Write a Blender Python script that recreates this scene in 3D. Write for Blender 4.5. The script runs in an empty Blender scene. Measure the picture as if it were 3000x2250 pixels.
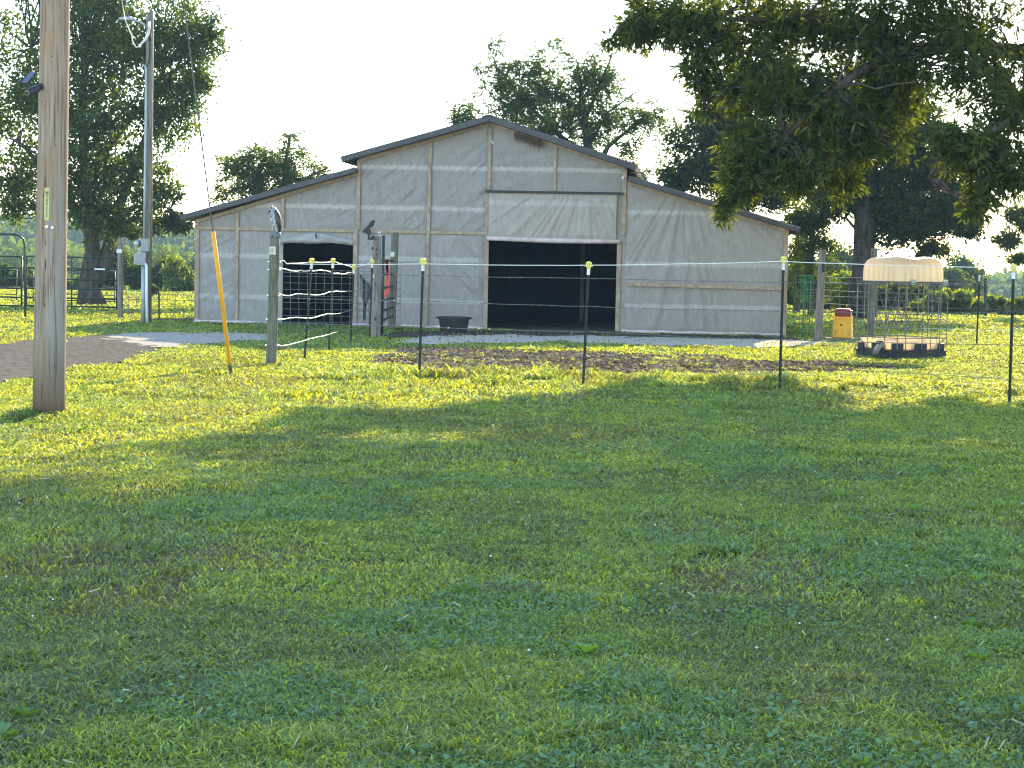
import bpy, math, random
import numpy as np
from mathutils import Vector, Matrix
rng = np.random.default_rng(7)
random.seed(7)
S = bpy.context.scene
col = S.collection
# ------------------------------------------------------------------ camera
F = 5500.0                      # focal length in photograph pixels
CAMZ = 1.5
PITCH = math.atan(350.0 / F)
ROLL = 0.020
cd = bpy.data.cameras.new('camera')
cam = bpy.data.objects.new('camera', cd); col.objects.link(cam)
cd.sensor_width = 36.0
cd.lens = 36.0 * F / 3000.0
cd.clip_start = 0.1; cd.clip_end = 4000
RM = (Matrix.Rotation(math.pi/2 - PITCH, 3, 'X') @ Matrix.Rotation(ROLL, 3, 'Z'))
cam.matrix_world = Matrix.Translation((0, 0, CAMZ)) @ RM.to_4x4()
S.camera = cam
# ------------------------------------------------------------------ sky and sun
SUN_EL = math.radians(21.5)
SUN_AZ = math.radians(16.0)     # to the right of straight ahead (+Y)
w = bpy.data.worlds.new('World'); S.world = w; w.use_nodes = True
nt = w.node_tree; bg = nt.nodes['Background']
sky = nt.nodes.new('ShaderNodeTexSky'); sky.sky_type = 'NISHITA'; sky.sun_disc = False
sky.sun_elevation = SUN_EL; sky.sun_rotation = SUN_AZ
sky.air_density = 1.0; sky.dust_density = 0.2; sky.ozone_density = 1.0; sky.altitude = 100
nt.links.new(sky.outputs[0], bg.inputs[0]); bg.inputs[1].default_value = 0.15
sl = bpy.data.lights.new('sun', 'SUN'); sl.energy = 4.0; sl.angle = math.radians(0.5)
sl.color = (1.0, 0.85, 0.54)
sun = bpy.data.objects.new('sun', sl); col.objects.link(sun)
sd = Vector((math.sin(SUN_AZ)*math.cos(SUN_EL), math.cos(SUN_AZ)*math.cos(SUN_EL), math.sin(SUN_EL)))
sun.rotation_euler = sd.to_track_quat('Z', 'Y').to_euler()
sun.location = (20, 60, 30)
vs = S.view_settings; vs.view_transform = 'Standard'; vs.look = 'None'; vs.gamma = 1.0
vs.exposure = 2.25
try:
    S.cycles.filter_width = 1.15
    S.cycles.max_bounces = 8; S.cycles.diffuse_bounces = 4; S.cycles.transmission_bounces = 4
    S.cycles.volume_bounces = 0
except Exception: pass
# ------------------------------------------------------------------ where a photographed point stands
def ray(px, py):
    v = Vector(((px-1500)/F, -(py-1125)/F, -1.0)); return RM @ v
def G(px, py, z=0.0):
    r = ray(px, py); t = (z-CAMZ)/r.z; return Vector((r.x*t, r.y*t, z))
def AT(px, py, Y):
    r = ray(px, py); t = Y/r.y; return Vector((r.x*t, Y, CAMZ + r.z*t))
def PL(px, py, o, n):
    r = ray(px, py); c = Vector((0, 0, CAMZ)); t = (Vector(o)-c).dot(n)/r.dot(n); return c + r*t
# ------------------------------------------------------------------ tagging and mesh building
def tag(o, label=None, cat=None, group=None, kind=None):
    if label: o['label'] = label
    if cat: o['category'] = cat
    if group: o['group'] = group
    if kind: o['kind'] = kind
    return o
def thing(name, loc, label, cat, group=None):
    o = bpy.data.objects.new(name, None); o.empty_display_size = .2; col.objects.link(o)
    o.location = loc; return tag(o, label, cat, group)
ORG = {}
class MB:
    def __init__(s, M=None): s.v = []; s.f = []; s.M = M; s.cut = []
    def add(s, vs_, fs):
        n = len(s.v); s.cut.append((n, len(s.f)))
        if s.M is not None: vs_ = [s.M @ Vector(p) for p in vs_]
        s.v += [tuple(p) for p in vs_]; s.f += [tuple(i+n for i in f) for f in fs]; return s
    def box(s, c, d, R=None):
        c = Vector(c); h = Vector(d)*.5; P = []
        for x in (-1, 1):
            for y in (-1, 1):
                for z in (-1, 1):
                    q = Vector((x*h.x, y*h.y, z*h.z))
                    if R is not None: q = R @ q
                    P.append(c+q)
        return s.add(P, [(0,1,3,2),(4,6,7,5),(0,4,5,1),(2,3,7,6),(0,2,6,4),(1,5,7,3)])
    def beam(s, a, b, w_, t_, side=None):
        a = Vector(a); b = Vector(b); d = (b-a).normalized()
        side = Vector(side) if side is not None else Vector((0, 1, 0))
        x = d.cross(side)
        if x.length < 1e-4: x = d.cross(Vector((1, 0, 0)))
        x.normalize(); y = d.cross(x).normalized()
        P = [p + x*sx*w_/2 + y*sy*t_/2 for p in (a, b) for sx, sy in ((-1,-1),(1,-1),(1,1),(-1,1))]
        return s.add(P, [(3,2,1,0),(4,5,6,7),(0,1,5,4),(1,2,6,5),(2,3,7,6),(3,0,4,7)])
    def tube(s, pts, r, sides=6, cap=True):
        pts = [Vector(p) for p in pts]; n = len(pts)
        rs = r if isinstance(r, (list, tuple)) else [r]*n
        P = []; ref = Vector((0.13, 0.31, 0.94)).normalized()
        for i, p in enumerate(pts):
            d = (pts[min(i+1, n-1)] - pts[max(i-1, 0)])
            if d.length < 1e-9: d = Vector((0, 0, 1))
            d.normalize(); x = d.cross(ref)
            if x.length < .1: x = d.cross(Vector((1, 0, 0)))
            x.normalize(); y = d.cross(x)
            for k in range(sides):
                a = 2*math.pi*k/sides; P.append(p + x*math.cos(a)*rs[i] + y*math.sin(a)*rs[i])
        fs = [(i*sides+k, i*sides+(k+1) % sides, (i+1)*sides+(k+1) % sides, (i+1)*sides+k)
              for i in range(n-1) for k in range(sides)]
        if cap: fs += [tuple(range(sides))[::-1], tuple((n-1)*sides+k for k in range(sides))]
        return s.add(P, fs)
    def rings(s, R, cap=True):
        n = len(R[0]); P = [p for r in R for p in r]
        fs = [(i*n+k, i*n+(k+1) % n, (i+1)*n+(k+1) % n, (i+1)*n+k) for i in range(len(R)-1) for k in range(n)]
        if cap: fs += [tuple(range(n))[::-1], tuple((len(R)-1)*n+k for k in range(n))]
        return s.add(P, fs)
    def prism(s, poly, off):
        off = Vector(off); n = len(poly); P = [Vector(p) for p in poly] + [Vector(p)+off for p in poly]
        return s.add(P, [tuple(range(n))[::-1], tuple(n+k for k in range(n))] +
                     [(k, (k+1) % n, n+(k+1) % n, n+k) for k in range(n)])
    def pieces(s, name, m, parent, **k):
        out = []; c = s.cut+[(len(s.v), len(s.f))]
        for (a, fa), (b, fb_) in zip(c[:-1], c[1:]):
            q = MB(); q.v = s.v[a:b]; q.f = [tuple(i-a for i in f) for f in s.f[fa:fb_]]; out.append(q.build(name, m, parent, **k))
        return out
    def build(s, name, m, parent=None, loc=None, smooth=False, bevel=0):
        o3 = ORG[parent.name] if (parent is not None and parent.name in ORG) else (Vector(parent.location) if parent is not None else None)
        if o3 is None: o3 = Vector(loc) if loc is not None else Vector((0, 0, 0))
        me = bpy.data.meshes.new(name)
        me.from_pydata([(p[0]-o3.x, p[1]-o3.y, p[2]-o3.z) for p in s.v], [], s.f); me.update()
        if m is not None: me.materials.append(m)
        if smooth: me.polygons.foreach_set('use_smooth', [True]*len(me.polygons))
        o = bpy.data.objects.new(name, me); col.objects.link(o)
        if parent is not None: o.parent = parent
        else: o.location = o3
        ORG[o.name] = o3
        if bevel:
            b = o.modifiers.new('bevel', 'BEVEL'); b.width = bevel; b.segments = 2; b.limit_method = 'ANGLE'
        return o
def np_mesh(name, V, polys, m, parent=None, loc=None, colors=None, smooth=False):
    """V (n,3); polys list of (m,k) index arrays; colors (n,3) per vertex."""
    o3 = ORG[parent.name] if (parent is not None and parent.name in ORG) else (Vector(parent.location) if parent is not None else Vector(loc or (0, 0, 0)))
    V = np.asarray(V, dtype=np.float32) - np.array(o3, dtype=np.float32)
    me = bpy.data.meshes.new(name); me.vertices.add(len(V)); me.vertices.foreach_set('co', V.ravel())
    loops = np.concatenate([p.ravel() for p in polys]).astype(np.int32)
    tot = np.concatenate([np.full(len(p), p.shape[1], dtype=np.int32) for p in polys])
    st = np.concatenate([[0], np.cumsum(tot)[:-1]]).astype(np.int32)
    me.loops.add(len(loops)); me.loops.foreach_set('vertex_index', loops)
    me.polygons.add(len(tot)); me.polygons.foreach_set('loop_start', st); me.polygons.foreach_set('loop_total', tot)
    if smooth: me.polygons.foreach_set('use_smooth', np.ones(len(tot), dtype=bool))
    me.update(calc_edges=True)
    if colors is not None:
        a = me.color_attributes.new('tint', 'FLOAT_COLOR', 'POINT')
        c = np.ones((len(V), 4), dtype=np.float32); c[:, :3] = colors; a.data.foreach_set('color', c.ravel())
    me.materials.append(m)
    o = bpy.data.objects.new(name, me); col.objects.link(o)
    if parent is not None: o.parent = parent
    else: o.location = o3
    ORG[o.name] = o3
    return o
# ------------------------------------------------------------------ noise
def vnoise(x, y, sc, seed=0):
    x = np.asarray(x, dtype=float)/sc + 1000; y = np.asarray(y, dtype=float)/sc + 1000
    xi = np.floor(x).astype(np.int64); yi = np.floor(y).astype(np.int64); fx = x-xi; fy = y-yi
    fx = fx*fx*(3-2*fx); fy = fy*fy*(3-2*fy)
    def h(a, b):
        n = (a*374761393 + b*668265263 + seed*1442695041) & 0xffffffff
        n = ((n ^ (n >> 13))*1274126177) & 0xffffffff
        return ((n ^ (n >> 16)) & 0xffff)/65535.0
    return (h(xi, yi)*(1-fx)*(1-fy) + h(xi+1, yi)*fx*(1-fy) + h(xi, yi+1)*(1-fx)*fy + h(xi+1, yi+1)*fx*fy)
def fbm(x, y, sc, seed=0, o=3):
    t = 0; a = 1; n = 0
    for i in range(o): t = t + a*vnoise(x, y, sc/2**i, seed+i*17); n += a; a *= .55
    return t/n
# ------------------------------------------------------------------ materials
MAT = {}
def N(nt_, t, **k):
    n = nt_.nodes.new(t)
    for a, b in k.items(): setattr(n, a, b)
    return n
def mat(name, base, base2=None, scale=6.0, stretch=(1, 1, 1), rough=.8, metal=0.0, bump=0.0, detail=6, contrast=(.35, .65), spec=.3, dist=.02):
    if name in MAT: return MAT[name]
    m = bpy.data.materials.new(name); m.use_nodes = True; t = m.node_tree; p = t.nodes['Principled BSDF']
    p.inputs['Roughness'].default_value = rough; p.inputs['Metallic'].default_value = metal
    p.inputs['Specular IOR Level'].default_value = spec
    tc = N(t, 'ShaderNodeTexCoord'); mp = N(t, 'ShaderNodeMapping'); mp.inputs['Scale'].default_value = stretch
    t.links.new(tc.outputs['Object'], mp.inputs[0])
    no = N(t, 'ShaderNodeTexNoise'); no.inputs['Scale'].default_value = scale; no.inputs['Detail'].default_value = detail
    t.links.new(mp.outputs[0], no.inputs['Vector'])
    cr = N(t, 'ShaderNodeValToRGB'); cr.color_ramp.elements[0].position = contrast[0]; cr.color_ramp.elements[1].position = contrast[1]
    b2 = base2 or tuple(c*.7 for c in base)
    cr.color_ramp.elements[0].color = (*b2, 1); cr.color_ramp.elements[1].color = (*base, 1)
    t.links.new(no.outputs[0], cr.inputs[0]); t.links.new(cr.outputs[0], p.inputs['Base Color'])
    if bump:
        b = N(t, 'ShaderNodeBump'); b.inputs['Strength'].default_value = bump; b.inputs['Distance'].default_value = dist
        t.links.new(no.outputs[0], b.inputs['Height']); t.links.new(b.outputs[0], p.inputs['Normal'])
    m['_'] = 0; MAT[name] = m; return m
def leafmat(name, trans=.4, gloss=.06, rough=.4, tint=(1.25, 1.15, .45)):
    m = bpy.data.materials.new(name); m.use_nodes = True; t = m.node_tree; t.nodes.clear()
    out = N(t, 'ShaderNodeOutputMaterial'); at = N(t, 'ShaderNodeAttribute', attribute_name='tint')
    d = N(t, 'ShaderNodeBsdfDiffuse'); tr = N(t, 'ShaderNodeBsdfTranslucent'); g = N(t, 'ShaderNodeBsdfGlossy')
    g.inputs['Roughness'].default_value = rough; g.inputs['Color'].default_value = (.9, .95, .9, 1)
    mu = N(t, 'ShaderNodeMixRGB', blend_type='MULTIPLY'); mu.inputs[0].default_value = 1; mu.inputs[2].default_value = (*tint, 1)
    t.links.new(at.outputs['Color'], d.inputs[0]); t.links.new(at.outputs['Color'], mu.inputs[1]); t.links.new(mu.outputs[0], tr.inputs[0])
    m1 = N(t, 'ShaderNodeMixShader'); m1.inputs[0].default_value = trans
    m2 = N(t, 'ShaderNodeMixShader'); m2.inputs[0].default_value = gloss
    t.links.new(d.outputs[0], m1.inputs[1]); t.links.new(tr.outputs[0], m1.inputs[2])
    t.links.new(m1.outputs[0], m2.inputs[1]); t.links.new(g.outputs[0], m2.inputs[2]); t.links.new(m2.outputs[0], out.inputs[0])
    return m
M_leaf = leafmat('leaf', .45, .012, .45, (2.8, 2.2, .3))
M_grass = leafmat('grass_blade', .45, .045, .45, (3.1, 1.85, .12))
M_litter = leafmat('straw_bits', .08, .02, .6, (1.1, 1.0, .9))
M_bark = mat('bark', (.10, .085, .07), (.04, .033, .028), 9, (1, 1, .25), .95, bump=.8, spec=0)
M_oldwood = mat('grey_post_wood', (.24, .215, .18), (.12, .105, .085), 7, (5, 5, .35), .9, bump=.4)
M_lumber = mat('pine_lumber', (.40, .31, .22), (.27, .20, .14), 5, (2, 2, 1.2), .8, bump=.15)
M_greenpost = mat('treated_post', (.17, .165, .12), (.085, .085, .06), 6, (5, 5, .5), .9, bump=.4)
M_black = mat('black_plastic', (.022, .022, .024), rough=.5, scale=20)
M_green = mat('green_enamel', (.018, .045, .032), rough=.45, scale=14)
M_brightgreen = mat('bright_green_enamel', (.03, .2, .06), rough=.4, scale=14)
M_tpost = mat('dark_green_steel', (.018, .032, .026), rough=.55, scale=20)
M_yellow = mat('yellow_cap_plastic', (.72, .62, .14), (.62, .52, .1), 12, rough=.5)
M_yguard = mat('yellow_guard_plastic', (.78, .36, .02), (.68, .30, .015), 3, rough=.5)
M_white = mat('white_plastic', (.78, .78, .76), (.6, .6, .58), 9, rough=.5)
M_pvc = mat('pvc_conduit', (.72, .74, .72), (.6, .62, .6), 4, rough=.45)
M_greymetal = mat('grey_box_metal', (.36, .39, .40), (.30, .33, .34), 5, rough=.5, metal=.2)
M_galv = mat('galvanised_wire', (.15, .155, .155), (.09, .09, .09), 15, rough=.35, metal=.3)
M_wire = mat('fence_wire', (.22, .22, .21), (.12, .12, .12), 15, rough=.5, metal=.5)
M_rope = mat('white_polyrope', (.85, .84, .8), (.6, .6, .56), 60, rough=.7)
M_roof = mat('roof_metal', (.065, .07, .078), (.045, .05, .056), 3, rough=.5, metal=.2)
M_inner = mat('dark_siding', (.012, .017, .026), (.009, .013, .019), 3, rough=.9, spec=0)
M_soil = mat('barn_floor_soil', (.10, .08, .065), (.06, .048, .038), 3, rough=1, spec=0, bump=.5)
M_pink = mat('pink_rolled_wrap', (.62, .50, .49), (.45, .38, .37), 7, rough=.8, bump=.4)
# ================================================================== SETTING
def smooth01(x, a, b):
    t = np.clip((x-a)/(b-a), 0, 1); return t*t*(3-2*t)
def ground_z(x, y):
    x = np.asarray(x, float); y = np.asarray(y, float)
    return -11*smooth01(y, 95, 300)
# --- barn reference frame
BO = G(573, 948); BE = G(2300, 988)
BU = (BE-BO).normalized(); BN = Vector((BU.y, -BU.x, 0)); BV = -BN   # BV = away from the camera
BL = (BE-BO).length
def bl(px, py):
    p = PL(px, py, BO, BN)-BO; return p.dot(BU), p.z
def BP(u, v, z): return BO + BU*u + BV*v + Vector((0, 0, z))
def inpoly(x, y, poly):
    x = np.asarray(x); y = np.asarray(y); r = np.zeros(x.shape, bool); n = len(poly)
    for i in range(n):
        x0, y0 = poly[i][0], poly[i][1]; x1, y1 = poly[(i+1) % n][0], poly[(i+1) % n][1]
        c = ((y0 > y) != (y1 > y)) & (x < (x1-x0)*(y-y0)/((y1-y0)+1e-12)+x0); r ^= c
    return r
def gpoly(pts): return [tuple(G(a, b))[:2] for a, b in pts]
P_drive = gpoly([(-260,1010),(0,1010),(190,991),(300,985),(420,998),(475,1012),(420,1036),(330,1062),(200,1090),(60,1118),(-10,1125),(-260,1185)])
P_gravel = gpoly([(285,998),(330,984),(400,977),(560,976),(700,980),(815,985),(800,996),(700,1003),(600,1012),(540,1024),(460,1020),(390,1006)])
P_path = gpoly([(1130,1004),(1260,988),(1450,984),(1800,988),(2300,998),(2420,1002),(2470,1010),(2330,1022),(2200,1024),(1900,1014),(1600,1008),(1400,1008),(1250,1012)])
P_soil = gpoly([(1190,974),(1420,972),(1830,978),(2330,992),(2330,999),(1800,989),(1450,985),(1260,989),(1130,998),(1100,986)])
P_mud = gpoly([(1100,1042),(1300,1022),(1420,1036),(1600,1036),(1800,1040),(2050,1052),(2300,1062),(2600,1076),(2690,1086),(2600,1093),(2350,1092),(2150,1102),(1900,1094),(1750,1086),(1600,1102),(1450,1106),(1300,1084),(1150,1070)])
P_mud2 = gpoly([(1050,1005),(1300,1010),(1480,1032),(1200,1046),(1040,1040)])
def blurred(x, y, poly, jx, seed):
    jitx = (fbm(x, y, .8, seed)-.5)*jx*1.2; jity = (fbm(x, y, .8, seed+5)-.5)*jx*3
    return inpoly(x+jitx, y+jity, poly)
def bare(x, y):
    b = blurred(x, y, P_drive, .8, 3)*.997 + blurred(x, y, P_gravel, .8, 9)*.97 + blurred(x, y, P_path, .6, 21)*.96 + blurred(x, y, P_soil, .3, 31)*.97
    m = blurred(x, y, P_mud, 1.0, 41)*(.30+.52*(fbm(x, y, .7, 44) > .43)) + blurred(x, y, P_mud2, 1.0, 46)*.55
    b = np.maximum(np.clip(b, 0, 1), m)
    # inside the barn
    u = (x-BO.x)*BU.x+(y-BO.y)*BU.y; v = (x-BO.x)*BV.x+(y-BO.y)*BV.y
    b = np.where((u > -.02) & (u < BL+.02) & (v > -.03) & (v < 8.2), 1.0, b)
    # thin, worn spots of the lawn
    thin = (fbm(x, y*.6, 1.1, 71, 4) > .648)
    return np.maximum(b, thin*.66)
def ground_cols(x, y):
    g1 = np.array([.06, .10, .035]); g2 = np.array([.085, .09, .055]); g3 = np.array([.10, .14, .03])
    n = fbm(x, y, 2.2, 91)[:, None]; c = g1*(1-n)+g2*n
    far = smooth01(y, 40, 60)[:, None]; c = c*(1-far)+g3*(.8+.4*n)*far
    th_ = smooth01(fbm(x, y*.6, 1.1, 71, 4), .62, .66)[:, None]; c = c*(1-th_)+np.array([.16, .115, .07])*th_
    m = (blurred(x, y, P_mud, .9, 41) | blurred(x, y, P_mud2, .9, 46))[:, None]
    mud = np.array([.125, .082, .064])*(.75+.5*fbm(x, y, .5, 95))[:, None]
    return np.where(m, mud, c)
# ground: finer near, one sheet to the horizon
def ground_sheet():
    ys = np.concatenate([np.arange(-14, 3, 1.0), np.arange(3, 16, .12), np.arange(16, 46, .16), np.arange(46, 100, 1.2), np.geomspace(100, 900, 60)])
    xs = np.concatenate([-np.geomspace(900, 20, 40), np.arange(-19.8, 20, .14), np.geomspace(20.1, 900, 40)])
    X, Y = np.meshgrid(xs, ys); x = X.ravel(); y = Y.ravel()
    near = 1-smooth01(y, 60, 95)
    z = ground_z(x, y) + near*((fbm(x, y, 1.6, 5)-.5)*.05 + (fbm(x, y, .35, 6)-.5)*.02) - .012*near
    z = np.where((y > 100), z + (fbm(x, y, 60, 8)-.5)*1.5, z)
    nx = len(xs); ny = len(ys); i = np.arange(nx*ny).reshape(ny, nx)
    q = np.stack([i[:-1, :-1], i[:-1, 1:], i[1:, 1:], i[1:, :-1]], -1).reshape(-1, 4)
    m = bpy.data.materials.new('turf_soil'); m.use_nodes = True; t = m.node_tree; p = t.nodes['Principled BSDF']
    p.inputs['Roughness'].default_value = 1; p.inputs['Specular IOR Level'].default_value = 0
    a = N(t, 'ShaderNodeAttribute', attribute_name='tint'); tc = N(t, 'ShaderNodeTexCoord')
    no = N(t, 'ShaderNodeTexNoise'); no.inputs['Scale'].default_value = 22; no.inputs['Detail'].default_value = 6
    t.links.new(tc.outputs['Object'], no.inputs['Vector'])
    mr = N(t, 'ShaderNodeMapRange'); mr.inputs[1].default_value = .3; mr.inputs[2].default_value = .7; mr.inputs[3].default_value = .55; mr.inputs[4].default_value = 1.4
    t.links.new(no.outputs[0], mr.inputs[0])
    mu = N(t, 'ShaderNodeMixRGB', blend_type='MULTIPLY'); mu.inputs[0].default_value = 1
    t.links.new(a.outputs['Color'], mu.inputs[1]); t.links.new(mr.outputs[0], mu.inputs[2]); t.links.new(mu.outputs[0], p.inputs['Base Color'])
    b = N(t, 'ShaderNodeBump'); b.inputs['Strength'].default_value = .8; b.inputs['Distance'].default_value = .03
    t.links.new(no.outputs[0], b.inputs['Height']); t.links.new(b.outputs[0], p.inputs['Normal'])
    o = np_mesh('ground', np.stack([x, y, z], -1), [q], m, colors=ground_cols(x, y), smooth=True)
    tag(o, kind='structure', label='wide mown field of green grass and worn soil')
ground_sheet()
def sheet(name, poly, m, zo, label, seed, step=.14):
    P = np.array(poly); x0, y0 = P.min(0)-.5; x1, y1 = P.max(0)+.5
    xs = np.arange(x0, x1, step); ys = np.arange(y0, y1, step); X, Y = np.meshgrid(xs, ys)
    nx = len(xs); ny = len(ys); x = X.ravel(); y = Y.ravel()
    cx = (X[:-1, :-1]+step/2).ravel(); cy = (Y[:-1, :-1]+step/2).ravel()
    keep = blurred(cx, cy, poly, .6, seed)
    i = np.arange(nx*ny).reshape(ny, nx); q = np.stack([i[:-1, :-1], i[:-1, 1:], i[1:, 1:], i[1:, :-1]], -1).reshape(-1, 4)[keep]
    z = zo + (fbm(x, y, .5, seed)-.5)*.02 + .02
    used, inv = np.unique(q, return_inverse=True)
    o = np_mesh(name, np.stack([x, y, z], -1)[used], [inv.reshape(q.shape)], m, smooth=True)
    return tag(o, label, kind='structure')
M_grav = mat('pale_gravel', (.52, .465, .39), (.30, .27, .225), 55, rough=1, spec=0, bump=1.0, contrast=(.3, .6), dist=.02)
M_grav2 = mat('grey_gravel', (.42, .375, .32), (.24, .215, .185), 45, rough=1, spec=0, bump=1.0, contrast=(.3, .6), dist=.02)
M_drive = mat('brown_drive', (.15, .133, .118), (.06, .053, .048), 11, rough=1, spec=0, bump=1.0, contrast=(.3, .65), dist=.02)
sheet('gravel_path', P_path, M_grav, .004, 'pale gravel strip along the front of the barn', 21)
sheet('gravel_pad', P_gravel, M_grav2, .006, 'grey gravel pad left of the barn', 9)
sheet('dirt_drive', P_drive, M_drive, .0, 'brown dirt drive behind the big utility pole', 3)
sheet('bare_soil', P_soil, M_soil, .002, 'bare trodden soil at the barn doors', 31)
# --- grass
G1 = np.array([.172, .285, .066]); G2 = np.array([.205, .315, .06]); G3 = np.array([.135, .25, .085]); G4 = np.array([.155, .225, .105]); G5 = np.array([.07, .16, .065])
def grass_colour(x, y, n):
    a = fbm(x, y, 1.5, 201); b = fbm(x, y, .9, 207); r = rng.random(n)
    c = np.where((a > .52)[:, None], G1, G2); c = np.where(((b > .56) & (r > .25))[:, None], G3, c)
    c = np.where((r < .08)[:, None], G4, c); c = np.where((r > .86)[:, None], G5, c)
    dry = (fbm(x, y*.7, 1.0, 71, 4) > .58) & (rng.random(n) < .55); c = np.where(dry[:, None], G4*.7, c)
    return c*(.4+1.15*rng.random(n))[:, None]
def blades(x, y, h, wd, lean):
    n = len(x); a = rng.random(n)*2*np.pi; da = rng.random(n)*2*np.pi
    sx = np.cos(a)*wd/2; sy = np.sin(a)*wd/2; L = lean*h
    dx = np.cos(da)*L; dy = np.sin(da)*L; z = ground_z(x, y)
    P = np.zeros((n, 5, 3))
    P[:, 0] = np.stack([x-sx, y-sy, z], -1); P[:, 1] = np.stack([x+sx, y+sy, z], -1)
    P[:, 2] = np.stack([x+sx*.8+dx*.35, y+sy*.8+dy*.35, z+h*.6], -1); P[:, 3] = np.stack([x-sx*.8+dx*.35, y-sy*.8+dy*.35, z+h*.6], -1)
    P[:, 4] = np.stack([x+dx, y+dy, z+h*(1-.25*lean)], -1)
    return P
def grass():
    VS = []; CS = []
    zones = [(3.6, 8, 11500, .024, .0068), (8, 13, 6200, .026, .0092), (13, 20, 3000, .031, .0125), (20, 31, 1350, .044, .017), (31, 47, 560, .05, .026), (47, 90, 105, .07, .06)]
    for (d0, d1, den, h, wd) in zones:
        hw = .31*d1+1.6; n = int(den*(d1-d0)*2*hw)
        x = (rng.random(n)*2-1)*hw; y = d0+rng.random(n)*(d1-d0); k = np.abs(x) < .31*y+1.6; x = x[k]; y = y[k]
        k = rng.random(len(x)) > bare(x, y); x = x[k]; y = y[k]
        clump = fbm(x, y, .30, 301, 2); hh = h*(.45+1.25*clump)*(.6+.8*rng.random(len(x)))
        tall = fbm(x, y, 1.3, 305); hh *= np.where(tall > .62, 1.4, 1.0)
        # rough, uncut growth under the fence line and on the mud
        rough = np.exp(-((y-(24.6-.16*(x)))/1.5)**2)*(x > -2.5)*(fbm(x, y, .45, 311) > .55)
        hh *= 1+1.6*rough
        base = np.exp(-(((x+4.3)/.5)**2+((y-17.4)/.5)**2)); hh *= 1+2.4*base
        wd2 = wd*(.6+.8*rng.random(len(x))); P = blades(x, y, hh, wd2, .5+1.5*rng.random(len(x)))
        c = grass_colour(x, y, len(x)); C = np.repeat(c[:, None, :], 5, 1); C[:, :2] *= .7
        VS.append(P.reshape(-1, 3)); CS.append(C.reshape(-1, 3))
    V = np.concatenate(VS); C = np.concatenate(CS); n = len(V)//5; b = np.arange(n)[:, None]*5
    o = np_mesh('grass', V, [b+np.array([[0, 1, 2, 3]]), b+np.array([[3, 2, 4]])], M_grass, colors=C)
    tag(o, 'short mown lawn grass covering the whole field', 'grass', kind='stuff')
    print('grass blades', n)
    # clover: small flat round leaves close to the camera
    n = 60000; x = (rng.random(n)*2-1)*6; y = 4+rng.random(n)*12; k = (np.abs(x) < .3*y+1) & (fbm(x, y, .9, 207) > .54) & (rng.random(n) > bare(x, y)); x = x[k]; y = y[k]; n = len(x)
    z = .022+.025*rng.random(n); r = .006+.006*rng.random(n); P = np.zeros((n, 5, 3)); tx = (rng.random(n)-.5)*1.0; ty = (rng.random(n)-.5)*1.0; ph = rng.random(n)*6.28
    for q in range(5):
        aa = ph+q*2*np.pi/5; ca = np.cos(aa)*r; sa = np.sin(aa)*r; P[:, q] = np.stack([x+ca, y+sa, z+ca*tx+sa*ty], -1)
    c = (np.array([.085, .21, .10])*(.7+.7*rng.random(n))[:, None])
    o = np_mesh('clover', P.reshape(-1, 3), [np.arange(n*5).reshape(n, 5)], M_grass, colors=np.repeat(c, 5, 0))
    tag(o, 'low clover leaves scattered through the near lawn', 'clover', kind='stuff')
grass()
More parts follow.
